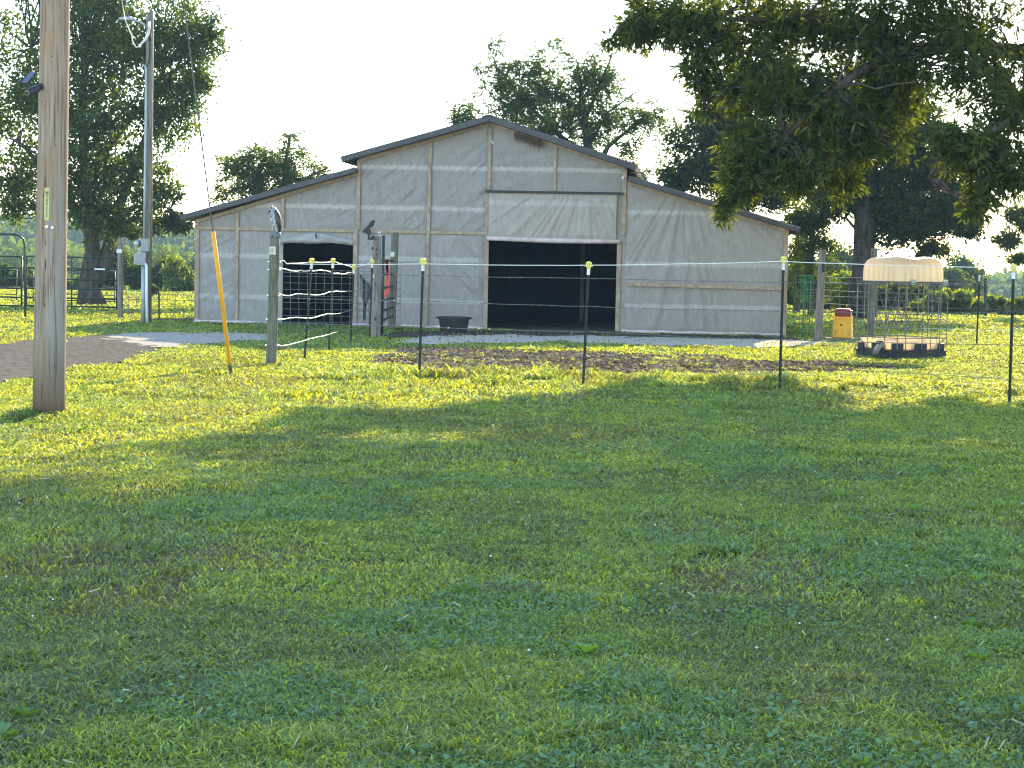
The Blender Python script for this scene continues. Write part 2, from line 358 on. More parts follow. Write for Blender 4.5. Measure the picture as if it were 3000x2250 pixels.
def weeds():
    # broad leaved rosettes, dry stalks and a few white clover heads among the lawn grass
    n = 900; x = (rng.random(n)*2-1)*8; y = 4.5+rng.random(n)**1.3*18; k = (np.abs(x) < .3*y+1) & (fbm(x, y, 1.4, 351) > .47) & (rng.random(n) > bare(x, y)); x = x[k]; y = y[k]; n = len(x)
    P = []; C = []
    for i in range(n):
        m = rng.integers(5, 9); a0 = rng.random()*6.28; L = .025+.04*rng.random(); b_ = np.array([.10, .24, .09])*(.6+.7*rng.random())
        for j in range(m):
            a = a0+j*6.28/m+rng.random()*.4; d = np.array([math.cos(a), math.sin(a)]); s = np.array([-d[1], d[0]])*L*.26; q0 = np.array([x[i], y[i]])
            z0 = .012; zz = L*(.25+.5*rng.random())
            P += [[*q0, z0], [*(q0+d*L*.55+s), z0+zz], [*(q0+d*L), z0+zz*.9], [*(q0+d*L*.55-s), z0+zz]]; C += [b_]*4
    o = np_mesh('broadleaf_weeds', np.array(P), [np.arange(len(P)).reshape(-1, 4)], M_grass, colors=np.array(C)); tag(o, 'broad leaved weeds dotted through the near lawn', 'weeds', kind='stuff')
    n = 2600; x = (rng.random(n)*2-1)*8; y = 4+rng.random(n)**1.2*20; k = (np.abs(x) < .3*y+1); x = x[k]; y = y[k]; n = len(x)
    a = rng.random(n)*6.28; L = .02+.035*rng.random(n)**2; W = .0012+.001*rng.random(n); z = .022+.02*rng.random(n); dz = (rng.random(n)-.4)*.03
    ca, sa = np.cos(a), np.sin(a); Q = np.zeros((n, 4, 3))
    for q, (s, t_) in enumerate(((-1, -1), (1, -1), (1, 1), (-1, 1))): Q[:, q] = np.stack([x+ca*L*s/2-sa*W*t_, y+sa*L*s/2+ca*W*t_, z+s*dz+.002*t_], -1)
    c = np.array([.36, .31, .20])*(.5+.8*rng.random(n))[:, None]; Vs = [Q.reshape(-1, 3)]; Cs = [np.repeat(c, 4, 0)]
    o = np_mesh('dry_clippings', np.concatenate(Vs), [np.arange(n*4).reshape(n, 4)], M_litter, colors=np.concatenate(Cs)); tag(o, 'dry pale clippings and stalks lying in the lawn', 'clippings', kind='stuff')
    n = 70; x = (rng.random(n)*2-1)*4; y = 5.5+rng.random(n)*9; m = MB()
    for a, b_ in zip(x, y):
        if abs(a) > .3*b_: continue
        h = .022+.012*random.random(); m.rings([[(a+r*math.cos(t), b_+r*math.sin(t), h+zz) for t in (0, 1.05, 2.1, 3.14, 4.19, 5.24)] for r, zz in ((.002, 0), (.0055, .004), (.002, .008))])
    o = m.build('clover_heads', M_white); tag(o, 'tiny white clover heads scattered in the near lawn', 'clover flowers', kind='stuff')
weeds()
# --- dead leaves / straw on the mud
def litter():
    n = 9000; P0 = np.array(P_mud); x0, y0 = P0.min(0); x1, y1 = P0.max(0)
    x = x0+rng.random(n)*(x1-x0); y = y0+rng.random(n)*(y1-y0); k = blurred(x, y, P_mud, 1.0, 41); x = x[k]; y = y[k]; n = len(x)
    a = rng.random(n)*np.pi; L = .03+.05*rng.random(n); W = .006+.012*rng.random(n); z = .02+.02*rng.random(n)
    ca, sa = np.cos(a), np.sin(a); P = np.zeros((n, 4, 3)); tz = (rng.random(n)-.5)*.05
    for q, (s, t_) in enumerate(((-1, -1), (1, -1), (1, 1), (-1, 1))):
        P[:, q] = np.stack([x+ca*L*s-sa*W*t_, y+sa*L*s+ca*W*t_, z+s*tz+.012*t_], -1)
    r = rng.random(n)[:, None]; c = np.where(r < .5, np.array([.13, .085, .065]), np.array([.28, .21, .15]))*(.6+.7*rng.random(n))[:, None]
    o = np_mesh('straw_litter', P.reshape(-1, 3), [np.arange(n*4).reshape(n, 4)], M_litter, colors=np.repeat(c, 4, 0))
    tag(o, 'brown straw and clods lying on the mud patch', 'litter', kind='stuff')
litter()
# ================================================================== TREES
def unit(v): return v/(np.linalg.norm(v, axis=-1, keepdims=True)+1e-9)
def leaf_quads(P, D, L, Wd):
    n = len(P); R = unit(np.cross(D, unit(rng.normal(size=(n, 3))))); V = np.zeros((n, 4, 3))
    V[:, 0] = P; V[:, 1] = P+D*(L*.5)[:, None]+R*(Wd*.5)[:, None]; V[:, 2] = P+D*L[:, None]; V[:, 3] = P+D*(L*.5)[:, None]-R*(Wd*.5)[:, None]
    return V.reshape(-1, 3)
def crown(name, parent, centers, rad, n, L, W, cols, mode='leaf', droop=.3, flat=.7, loc=None):
    """centers (k,3) clump centres with radii rad (k,)."""
    k = len(centers); per = rng.multinomial(n, np.ones(k)/k); idx = np.repeat(np.arange(k), per)
    off = rng.normal(size=(n, 3))*.5; off[:, 2] *= flat; P = centers[idx]+off*rad[idx][:, None]
    D = unit(rng.normal(size=(n, 3))+unit(off)*.8-np.array([0, 0, droop]))
    base = cols[rng.integers(0, len(cols), n)]*(.75+.5*rng.random(n))[:, None]
    tone = .8+.4*rng.random(k); base = base*tone[idx][:, None]
    LL = L*(.7+.6*rng.random(n)); WW = W*(.7+.6*rng.random(n))
    if mode == 'leaf': V = leaf_quads(P, D, LL, WW); c = np.repeat(base, 4, 0)
    elif mode == 'star':     # lobed oak leaf: three narrow lobes from one stalk
        Vs = []; 
        for j in range(3):
            Dj = unit(D+rng.normal(size=(n, 3))*.45); Vs.append(leaf_quads(P, Dj, LL, WW))
        V = np.concatenate(Vs); c = np.concatenate([np.repeat(base, 4, 0)]*3)
    else:                    # pinnate spray: leaflets in two rows along a drooping stalk
        m = 6; S1 = unit(np.cross(D, unit(rng.normal(size=(n, 3))+np.array([0, 0, 1.5])))); Vs = []; Cs = []
        for j in range(m):
            for s in (-1, 1):
                q = P+D*(LL*(.15+.85*j/m))[:, None]-np.array([0, 0, 1])*(LL*.22*(j/m)**2)[:, None]
                dj = unit(D*.5+S1*s+rng.normal(size=(n, 3))*.15); Vs.append(leaf_quads(q, dj, LL*.33*(1-.3*j/m), WW)); Cs.append(np.repeat(base, 4, 0))
        V = np.concatenate(Vs); c = np.concatenate(Cs)
    q = np.arange(len(V)).reshape(-1, 4)
    return np_mesh(name, V, [q], M_leaf, parent=parent, loc=loc, colors=c)
def clumps(blobs):
    C = []; R = []
    for (c, r, n, cr) in blobs:
        d = unit(rng.normal(size=(n, 3)))*(rng.random(n)**.42)[:, None]; C.append(np.array(c)+d*np.array(r)); R.append(np.full(n, cr)*(.6+.8*rng.random(n)))
    return np.concatenate(C), np.concatenate(R)
def bez(a, b, sag, n=6, jit=.04):
    a = Vector(a); b = Vector(b); L = (b-a).length; out = []
    for i in range(n+1):
        t = i/n; p = a.lerp(b, t); p.z += sag*L*4*t*(1-t)
        if 0 < i < n: p += Vector((random.uniform(-1, 1), random.uniform(-1, 1), random.uniform(-1, 1)))*L*jit
        out.append(p)
    return out
def tree(name, base, label, cat, limbs, blobs, n, L, W, cols, mode='leaf', group=None, twigs=.5, droop=.3, flat=.7, twig_r=.02):
    """limbs: list of (points, radii); first one is the trunk"""
    t = thing(name, base, label, cat, group)
    C, R = clumps(blobs); crown('crown', t, C, R, n, L, W, cols, mode, droop, flat)
    tr = MB(); tr.tube(limbs[0][0], limbs[0][1], 10); tr.build('trunk', M_bark, t, smooth=True)
    b = MB(); nodes = [(Vector(p), r) for (ps, rs) in limbs for p, r in zip(ps, rs)][1:]
    for ps, rs in limbs[1:]: b.tube(ps, rs, 7)
    NP = np.array([p for p, r in nodes])
    for c in C:
        if random.random() > twigs: continue
        dd = np.linalg.norm(NP-c, axis=1)+np.maximum(0, NP[:, 2]-c[2])*.6; i = int(np.argmin(dd)); p, r = nodes[i]
        b.tube(bez(p, Vector(c), -.04, 4, .05), [min(r*.5, twig_r*2.0), twig_r*1.5, twig_r, twig_r*.7, twig_r*.4], 4, cap=False)
    if b.v: b.build('branch', M_bark, t, smooth=True)
    return t
def bl_(px, py, Y, rpx, rpz, n, cr, ry=None):
    c = AT(px, py, Y); return (tuple(c), (rpx*Y/F, ry if ry else rpx*Y/F*.8, rpz*Y/F), n, cr)
def limb(pts, r0, r1):
    P = [AT(*p) for p in pts]; n = len(P); return (P, [r0+(r1-r0)*i/(n-1) for i in range(n)])
C_dark = np.array([[.020, .038, .009], [.029, .050, .011], [.042, .064, .014]])
C_mid = np.array([[.029, .058, .015], [.042, .075, .018], [.058, .085, .021]])
C_oak = np.array([[.034, .054, .016], [.048, .073, .02], [.068, .092, .025]])
C_lite = np.array([[.09, .14, .035], [.12, .16, .04], [.07, .11, .03]])
# --- big forked tree on the left, beyond the pens
b = G(268, 895); Y = b.y
trunk = limb([(268,897,Y),(262,850,Y),(262,800,Y),(272,740,Y),(262,640,Y),(250,520,Y-.3),(240,330,Y-.5),(250,150,Y-.5)], .36, .08)
trunk[1][0] = .50; trunk[1][1] = .34
lb = [trunk, limb([(275,830,Y),(305,770,Y+.2),(325,700,Y+.4),(350,600,Y+.5),(400,480,Y+.6),(450,330,Y+.7),(480,180,Y+.6)], .26, .05),
      limb([(262,660,Y),(215,600,Y),(150,520,Y-.4),(60,420,Y-.7)], .17, .04), limb([(252,520,Y),(320,430,Y+.8),(400,330,Y+1.2),(520,200,Y+1)], .14, .03),
      limb([(242,380,Y),(160,280,Y),(90,140,Y)], .12, .03), limb([(345,620,Y+.5),(430,600,Y),(500,610,Y-.3)], .08, .02)]
bs = [bl_(200,120,Y,250,230,70,.55), bl_(400,90,Y,230,200,70,.55), bl_(520,160,Y,115,170,34,.45), bl_(90,330,Y,150,220,48,.55), bl_(60,560,Y,110,100,26,.45),
      bl_(300,330,Y,260,220,90,.55), bl_(480,320,Y,110,110,26,.42), bl_(590,270,Y,55,60,9,.3), bl_(250,520,Y,200,110,48,.5), bl_(400,540,Y,90,120,20,.42), bl_(300,640,Y,110,55,22,.38),
      bl_(470,600,Y,70,60,12,.33), bl_(520,640,Y,45,40,9,.28), bl_(420,660,Y,70,35,10,.28), bl_(250,-160,Y,330,170,70,.6), bl_(620,100,Y,40,70,7,.28)]
tree('broadleaf_tree', b, 'big leafy tree with a forked reddish trunk behind the green pipe pens', 'tree', lb, bs, 62000, .15, .075, C_mid, group=None, twigs=.5, droop=.45)
# --- small feathery tree over the left roof
Y = 60.0; b = Vector((AT(830, 800, Y).x, Y, 0))
trunk = ([b, AT(835,700,Y), AT(830,600,Y), AT(835,480,Y), AT(850,400,Y)], [.16,.13,.10,.06,.03])
lb = [trunk, limb([(832,640,Y),(760,540,Y),(680,470,Y)], .07, .02), limb([(832,600,Y),(900,520,Y),(960,490,Y)], .07, .02)]
bs = [bl_(850,450,Y,50,65,12,.22), bl_(740,470,Y,90,45,16,.22), bl_(780,540,Y,90,50,16,.24), bl_(670,560,Y,45,22,6,.18), bl_(900,530,Y,75,45,14,.22), bl_(700,515,Y,60,40,8,.2), bl_(860,600,Y,90,60,14,.25)]
tree('sumac_tree', b, 'small feathery tree rising above the left slope of the barn roof', 'tree', lb, bs, 1250, .44, .05, C_mid, 'spray', twigs=.8)
# --- locust behind the ridge
Y = 64.0; b = Vector((AT(1700, 800, Y).x, Y, 0))
trunk = ([b, AT(1715,650,Y), AT(1730,500,Y), AT(1720,400,Y), AT(1700,260,Y), AT(1690,180,Y)], [.26,.22,.18,.13,.07,.03])
lb = [trunk, limb([(1725,560,Y),(1780,430,Y+.5),(1830,390,Y+.5),(1900,330,Y+.4)], .12, .03), limb([(1722,470,Y),(1620,380,Y),(1540,300,Y),(1450,190,Y)], .12, .02),
      limb([(1725,430,Y),(1780,330,Y),(1850,280,Y),(1925,225,Y)], .06, .008), limb([(1850,282,Y),(1862,240,Y),(1850,205,Y)], .02, .006), limb([(1880,255,Y),(1895,225,Y)], .015, .005),
      limb([(1800,420,Y),(1850,470,Y-.3),(1930,440,Y-.3)], .02, .006), limb([(1712,360,Y),(1760,240,Y),(1790,170,Y),(1800,115,Y)], .07, .01)]
bs = [bl_(1580,300,Y,150,120,72,.28), bl_(1680,240,Y,120,90,44,.26), bl_(1490,220,Y,60,80,20,.24), bl_(1400,330,Y,60,60,14,.22), bl_(1760,230,Y,45,90,16,.2), bl_(1640,400,Y,120,60,40,.28), bl_(1760,370,Y,80,80,26,.26),
      bl_(1880,350,Y,75,45,24,.24), bl_(1400,200,Y,14,14,2,.1), bl_(1460,140,Y,20,20,3,.15), bl_(1840,430,Y,50,40,6,.15), bl_(1330,345,Y,35,22,5,.16), bl_(1500,390,Y,110,50,24,.25), bl_(1625,135,Y,15,20,2,.1), bl_(1575,165,Y,40,30,4,.15), bl_(1880,500,Y,30,30,5,.16)]
tree('locust_tree', b, 'feathery locust tree with bare twigs showing above the barn ridge', 'tree', lb, bs, 2900, .46, .052, C_mid, 'spray', twigs=.75, twig_r=.014)
# --- dense tree behind the right roof slope
Y = 66.0; b = Vector((AT(2165, 800, Y).x, Y, 0))
trunk = ([b, AT(2170,700,Y), AT(2170,600,Y), AT(2160,480,Y), AT(2130,380,Y), AT(2110,300,Y)], [.42,.36,.32,.24,.15,.06])
lb = [trunk, limb([(2170,600,Y),(2240,560,Y),(2290,500,Y),(2310,420,Y)], .16, .04), limb([(2165,520,Y),(2080,470,Y),(2000,430,Y)], .14, .03), limb([(2200,590,Y),(2260,610,Y),(2300,590,Y)], .05, .015)]
bs = [bl_(2080,400,Y,125,100,70,.42), bl_(2060,500,Y,120,75,56,.42), bl_(2150,330,Y,110,90,44,.4), bl_(2230,420,Y,110,120,52,.42), bl_(2290,560,Y,70,70,26,.36), bl_(2180,560,Y,110,55,34,.38), bl_(2200,220,Y,150,110,50,.45), bl_(1985,520,Y,45,45,14,.3)]
tree('dense_tree', b, 'dense dark green tree close behind the right roof slope', 'tree', lb, bs, 30000, .15, .08, C_dark, twigs=.5)
# --- huge dark tree far right
Y = 60.0; b = Vector((AT(2528, 880, Y).x, Y, 0))
trunk = ([b, AT(2530,800,Y), AT(2532,700,Y), AT(2536,600,Y), AT(2545,520,Y), AT(2560,400,Y), AT(2570,250,Y)], [.50,.38,.34,.36,.28,.2,.08])
lb = [trunk, limb([(2532,660,Y),(2500,590,Y),(2450,540,Y),(2400,480,Y),(2340,420,Y)], .2, .05), limb([(2540,590,Y),(2500,520,Y),(2480,420,Y),(2480,320,Y)], .16, .04),
      limb([(2545,560,Y),(2620,480,Y),(2700,400,Y),(2760,320,Y)], .18, .04), limb([(2540,620,Y),(2620,560,Y),(2720,520,Y),(2830,500,Y)], .13, .03), limb([(2536,690,Y),(2600,720,Y),(2680,700,Y)], .07, .02),
      limb([(2532,700,Y),(2480,640,Y),(2420,620,Y)], .07, .02)]
bs = [bl_(2540,330,Y,230,150,110,.5), bl_(2400,430,Y,130,120,58,.48), bl_(2640,430,Y,170,130,90,.5), bl_(2500,520,Y,110,70,32,.42), bl_(2680,600,Y,150,80,72,.45), bl_(2780,640,Y,90,55,30,.38), bl_(2620,680,Y,90,50,26,.38), bl_(2840,670,Y,40,40,9,.28),
      bl_(2440,600,Y,80,50,18,.35), bl_(2750,480,Y,110,80,40,.42), bl_(2740,730,Y,60,30,9,.28), bl_(2830,560,Y,70,50,18,.35), bl_(2350,640,Y,60,50,10,.3)]
tree('spreading_tree', b, 'huge dark spreading tree with a thick black trunk behind the plastic roofed cage', 'tree', lb, bs, 58000, .15, .08, C_dark, twigs=.6)
# --- cedar beside the barn corner
def cedar(px, pyb, pyt, Y, rpx, n, label):
    b = Vector((AT(px, pyb, Y).x, Y, 0)); T = AT(px, pyt, Y); H = T.z
    t = thing('cedar_tree', b, label, 'tree', 'cedars behind the fence'); m = bm_ = MB(); m.tube([b, b.lerp(T, .5), T], [.13, .09, .02], 8)
    C = []; R = []
    for i in range(n):
        s = random.random()**.8; a = random.random()*6.28; r = rpx*Y/F*(1-s*.8)*random.uniform(.4, 1.1); z = .5+s*(H-.5)
        C.append((b.x+r*math.cos(a), b.y+r*math.sin(a), z)); R.append(.30)
        bm_.tube([Vector((b.x, b.y, z+.1)), Vector(C[-1])], [.025, .01], 4, cap=False)
    m.build('trunk', M_bark, t); crown('crown', t, np.array(C), np.array(R), n*150, .13, .05, C_dark, droop=.2); return t
cedar(2378, 860, 560, 62, 78, 44, 'thin dark evergreen with open branches just right of the barn corner')
cedar(2335, 860, 600, 66, 45, 24, 'narrow dark evergreen half hidden by the barn corner')
# --- branch ends reaching in from the right, a tree whose trunk stands outside the picture
Y = 66.0; b = Vector((AT(3130, 800, Y).x, Y, 0)); trunk = ([b, AT(3130,700,Y), AT(3120,560,Y), AT(3100,450,Y)], [.3,.25,.18,.08])
lb = [trunk, limb([(3125,640,Y),(3040,640,Y),(2960,690,Y)], .08, .02), limb([(3125,600,Y),(3060,560,Y),(2990,620,Y)], .07, .02)]
tree('broadleaf_tree', b, 'leafy branch tips entering at the right edge above the far hills', 'tree', lb, [bl_(2990,640,Y,45,32,9,.26), bl_(2955,700,Y,40,25,8,.24), bl_(3120,520,Y,110,130,50,.5), bl_(2985,755,Y,25,12,4,.16)], 9000, .15, .075, C_mid)
# --- hedgerow bushes and middle distance trees
def bush(name, px, pyb, pyt, Y, rpx, n, L, cols, label, group, trunk_=False, cat='bush'):
    b = G(px, pyb) if Y is None else Vector((AT(px, pyb, Y).x, Y, float(ground_z(0, Y)))); Y = b.y
    top = AT(px, pyt, Y).z; zc = (top+b.z)/2; r = rpx*Y/F
    k = max(12, int(26*(top-b.z)*r/3)); C, R = clumps([((b.x, b.y, zc), (r*.9, min(r, 2.2), (top-b.z)/2*.9), k, min(.6, (top-b.z)*.18))])
    C[:, 2] = np.maximum(C[:, 2], b.z+.15)
    t = thing(name, b, label, cat, group); crown('crown', t, C, R, n, L, L*.55, cols, droop=.2, flat=.8)
    m = MB()
    for i in range(5 if not trunk_ else 1):
        a = random.random()*6.28; q = Vector((b.x+math.cos(a)*r*.4*(not trunk_), b.y, b.z+(top-b.z)*.6)); m.tube(bez(b, q, 0, 4, .04), [.05, .045, .04, .03, .02] if not trunk_ else [.3, .27, .22, .18, .1], 5)
    m.build('stem' if not trunk_ else 'trunk', M_bark, t); return t
Lh = 'hedgerow bushes left of the barn'
for (px, pb, pt, rp, c, lab) in [
  (30, 868, 770, 70, C_mid, 'pale leafy bush behind the bow gate, leftmost of the hedgerow'), (118, 868, 790, 60, C_mid, 'low rounded bush behind the big utility pole'),
  (205, 866, 800, 55, C_lite, 'sunlit low bush behind the foot of the forked trunk'), (330, 868, 730, 60, C_dark, 'tall dark bush behind the thin round fence post'),
  (392, 868, 760, 50, C_mid, 'rounded bush between the round fence post and the meter pole'), (470, 866, 765, 60, C_dark, 'dark bush behind the thin steel post beside the barn'),
  (545, 866, 772, 55, C_dark, 'dark hedge bush touching the left barn corner'), (525, 864, 745, 45, C_lite, 'light topped bush rising over the dark hedge at the barn corner'), (285, 868, 760, 45, C_mid, 'bush seen between the forked trunk and the round post')]:
    bush('hedge_bush', px, pb, pt, 84+random.uniform(-2, 2), rp, 5200, .17, c, lab, Lh)
bush('hedge_bush', 450, 868, 838, None, 28, 1800, .1, C_mid, 'small round bush standing alone before the dark hedge', Lh)
Lm = 'hazy trees in the field left of the barn'
for (px, pt, rp, Y, lab) in [(470, 718, 85, 170, 'rounded hazy tree left of the barn corner, closest of the field trees'), (150, 735, 70, 180, 'hazy round tree behind the big utility pole'), (215, 705, 45, 200, 'hazy tree seen left of the forked trunk'), (560, 735, 40, 165, 'small hazy tree touching the barn corner'),(395, 730, 40, 190, 'hazy tree between the meter pole and the round post'), (40, 720, 70, 190, 'hazy tree above the bow gate at the left edge')]:
    bush('field_tree', px, 820, pt, Y, rp, 5200, .34, C_mid, lab, Lm, True, 'tree')
Lr = 'hedgerow bushes right of the barn'
for (px, pb, pt, Y, rp, c, lab) in [
  (2345, 915, 850, 70, 40, C_mid, 'low leafy bush behind the green rack'), (2415, 915, 800, 72, 50, C_dark, 'dark bush between the leaning wooden post and the yellow feeder'),
  (2470, 912, 790, 68, 32, C_lite, 'bright yellow green sapling above the yellow feeder'), (2560, 915, 830, 72, 60, C_dark, 'dark bush behind the middle of the plastic roofed cage'),
  (2650, 918, 815, 72, 50, C_mid, 'bush behind the right half of the plastic roofed cage'), (2740, 918, 870, 68, 55, C_lite, 'sunlit bush just right of the plastic roofed cage'),
  (2815, 918, 852, 68, 45, C_lite, 'tallest sunlit bush of the right hedgerow beside the far thin post'), (2880, 920, 880, 69, 40, C_lite, 'low sunlit bush at the far dark wooden post'),
  (2945, 922, 885, 69, 45, C_lite, 'low yellow green bush left of the last steel post'), (3005, 922, 880, 69, 40, C_lite, 'low yellow green bush at the right edge')]:
    bush('hedge_bush', px, pb, pt-6, Y, rp*1.5, 4200, .17, c, lab, Lr)
Lq = 'hazy trees beyond the right hedgerow'
for (px, pt, rp, Y, lab) in [(2450, 705, 60, 120, 'hazy tree standing left of the thick black trunk'), (2420, 760, 60, 110, 'hazy low tree behind the leaning wooden post'), (2640, 760, 70, 130, 'hazy tree hidden behind the translucent roof'), (2760, 770, 70, 120, 'hazy tree right of the translucent roof'), (2825, 742, 48, 125, 'thin crowned hazy tree standing above its neighbours on the right'), (2700, 800, 80, 105, 'hazy scrub behind the right part of the cage'),(2330,760,50,120,'hazy tree at the right barn wall')]:
    bush('field_tree', px, 840, pt, Y, rp, 5000, .26, C_mid, lab, Lq, True, 'tree')
# --- far wooded hills: one mass of crowns on a real ridge
def hills(name, y0, y1, z_top, n, L, seed, label, x0=-1, x1=1):
    hw = .34*y1; N_ = n; x = x0*hw+rng.random(N_)*(x1-x0)*hw; y = y0+rng.random(N_)*(y1-y0)
    g = ground_z(x, y); crest = z_top(x, y); cell = 9.0
    cx = np.floor(x/cell+(fbm(x, y, 30, seed)-.5))*cell; bump_ = 1-np.clip(((x-cx)/cell*2-1)**2, 0, 1)
    h = (crest-g)*(.72+.28*fbm(x, y, 14, seed+1)) + bump_*1.6*fbm(x, y, 25, seed+3); z = g+h*(rng.random(N_)**.5)
    D = unit(rng.normal(size=(N_, 3))); c = C_mid[rng.integers(0, 3, N_)]*(.7+.6*fbm(x, z, 6, seed+9))[:, None]
    V = leaf_quads(np.stack([x, y, z], -1), D, L*(.6+.8*rng.random(N_)), L*.7*(.6+.8*rng.random(N_)))
    o = np_mesh(name, V, [np.arange(len(V)).reshape(-1, 4)], M_leaf, colors=np.repeat(c, 4, 0)); tag(o, label, 'woods', kind='stuff')
hills('far_woods', 330, 370, lambda x, y: np.interp(x, [-120, -60, -20, 20, 70, 120], [9.5, 8.8, 7, 3, 1.9, 1.4]), 60000, 1.5, 401, 'hazy wooded ridge on the horizon')
hills('middle_woods', 215, 240, lambda x, y: np.interp(x, [-80, -45, -20, 20, 45, 60, 80], [3.8, 3.2, 1, -2, -.6, -1.6, -3]), 30000, 1.0, 431, 'hazy belt of trees across the valley, in front of the ridge')
# ================================================================== FOREGROUND OAK (trunk stands right of the picture)
def oak():
    Yt = 31.0; b = Vector((12.6, Yt, 0)); t = thing('pin_oak', b, 'large oak with drooping lobed foliage filling the top right corner', 'tree')
    T = Vector((12.3, 31, 5)); T2 = Vector((12.0, 31, 9)); T3 = Vector((11.8, 31, 15))
    limbs = [([b, Vector((12.55, 31, .6)), Vector((12.5, 31, 2.5)), T, T2, T3], [.62, .47, .42, .38, .27, .08])]
    def Lm_(pts, r0, r1): n_ = len(pts); limbs.append(([Vector(p) for p in pts], [r0+(r1-r0)*i/(n_-1) for i in range(n_)]))
    Lm_([(12.4,31,4.6), tuple(AT(2960,150,32.2)), tuple(AT(2820,130,31.5)), tuple(AT(2600,160,30.8)), tuple(AT(2450,260,30.1)), tuple(AT(2300,400,30.1)), tuple(AT(2160,580,30.1))], .17, .02)
    Lm_([tuple(AT(2600,160,30.8)), tuple(AT(2350,60,30.8)), tuple(AT(2100,60,30.8)), tuple(AT(1800,95,30.8))], .09, .01)
    Lm_([(12.3,31,5.0), tuple(AT(3000,320,28.0)), tuple(AT(2850,430,27.3)), tuple(AT(2720,520,27.3))], .10, .015)
    Lm_([tuple(AT(2450,250,30.8)), tuple(AT(2250,180,30.8)), tuple(AT(2130,260,30.8)), tuple(AT(2080,330,30.8))], .06, .01)
    Lm_([(12.2,31,7), (8,31.5,8), (4.5,32,7.8), (1.8,32,7.1)], .2, .03); Lm_([(12.1,31,8.5), (9,27,10), (7,23,10), (5,20,9)], .18, .03)
    Lm_([(12.1,31,8), (15,30,10), (18,30,10)], .18, .03); Lm_([(12.2,31,7), (13,35,9), (13,38,9)], .18, .03); Lm_([(12.0,31,10), (9,32,12), (6,32,12.5)], .14, .03)
    Lm_([(12.2,31,6), (11.5,27,6.8), (11,23,7), (10,20,6.5)], .15, .03)
    B = []
    def q(px, py, Y_, rx, rz, n, cr=.26, ry=None): B.append(bl_(px, py, Y_*1.4, rx, rz, int(n*1.35), cr*1.05, (ry or .8)*1.3))
    # the sprays the camera sees
    q(1930,60,22,130,65,34,.24,.7); q(1870,100,22,50,40,8,.16,.4); q(1800,105,22,45,22,4,.12,.3); q(2050,90,22,100,80,26,.26,.7); q(2060,250,22,38,60,9,.15,.4); q(2040,200,22,60,50,9,.18,.4); q(2075,320,22,25,18,3,.1,.2)
    q(2200,70,22.5,150,100,46,.3,1.2); q(2450,80,22.5,200,110,64,.32,1.4); q(2750,60,22.5,230,80,56,.32,1.4); q(2250,250,22,130,90,44,.28,1.0); q(2420,300,22,140,110,56,.28,1.0)
    q(2230,420,21.5,95,55,28,.2,.7); q(2150,450,21.5,45,35,8,.15,.4); q(2300,500,21.5,120,70,34,.22,.8); q(2170,520,21.5,45,60,12,.15,.4); q(2120,620,21.5,14,35,4,.09,.2); q(2160,560,21.5,30,40,6,.12,.3)
    q(2400,460,22,110,80,30,.24,.8); q(2490,540,22,50,50,9,.18,.4); q(2560,400,22,80,80,20,.24,.8); q(2600,280,22.5,110,110,36,.28,1.0); q(2640,180,22,110,70,26,.26,.9)
    q(2850,200,21,120,110,34,.28,1.0); q(2940,330,20,80,110,28,.24,.8); q(2830,430,19.5,80,55,24,.2,.6); q(2760,400,19.5,35,25,6,.13,.3); q(2930,480,19.5,80,50,20,.2,.6); q(2880,560,19.5,25,50,7,.12,.3); q(2860,620,19.5,14,22,3,.08,.2); q(2960,540,19.5,40,40,8,.16,.4)
    q(3120,180,21,110,90,26,.3,1.0); q(3230,330,20.5,110,100,26,.3,1.0); q(3360,120,21,120,110,26,.3,1.2); q(3120,470,20,80,60,14,.24,.8); q(3330,470,20.5,90,70,16,.26,.9)
    # upper crown, above the picture
    for (c, r, n_, cr) in [((11.8,31.5,11.6),(8.8,8.6,4.8),400,.66), ((7.2,33,8.6),(3.9,3.2,1.6),110,.48), ((11.5,24,9.0),(5,3.5,2.2),80,.5), ((10,36,9.2),(5.4,3.4,2.4),110,.5), ((16.5,35,9.0),(4.5,4.5,2.4),100,.5), ((11.8,31,15.5),(4.8,5,2),70,.6), ((7.5,27,8.4),(3.5,3,1.6),70,.48), ((4.4,30.2,8.2),(3.0,2.6,1.2),60,.42), ((5.2,32,10.4),(2.6,3,1.5),70,.5), ((3.6,31.2,6.8),(1.5,1.2,.5),15,.36)]:
        B.append((c, r, n_, cr))
    C, R = clumps(B[:-10]); C2, R2 = clumps(B[-10:])
    crown('crown', t, C, R, 21000, .18, .033, C_oak, 'star', .5, .75)
    crown('upper_crown', t, C2, R2, 76000, .20, .054, C_oak, 'star', .3, .8)
    tr = MB(); tr.tube(limbs[0][0], limbs[0][1], 14); tr.build('trunk', M_bark, t, smooth=True)
    m = MB()
    for ps, rs in limbs[1:]:
        P = []; Rr = []
        for i in range(len(ps)-1):
            seg = bez(ps[i], ps[i+1], 0, 3, .03)
            for j, p_ in enumerate(seg[:-1]): P.append(p_); Rr.append(rs[i]+(rs[i+1]-rs[i])*j/3)
        P.append(ps[-1]); Rr.append(rs[-1]); m.tube(P, Rr, 8)
    nodes = [(p, r) for (ps, rs) in limbs for p, r in zip(ps, rs)][3:]; NP = np.array([p for p, r in nodes])
    for c in np.concatenate([C, C2[::3]]):
        if random.random() > .6: continue
        i = int(np.argmin(np.linalg.norm(NP-c, axis=1))); p, r = nodes[i]; m.tube(bez(p, Vector(c), .02, 5, .05), [min(r*.5, .036), .028, .021, .016, .011, .007], 4, cap=False)
    m.build('branch', M_bark, t, smooth=True)
oak()
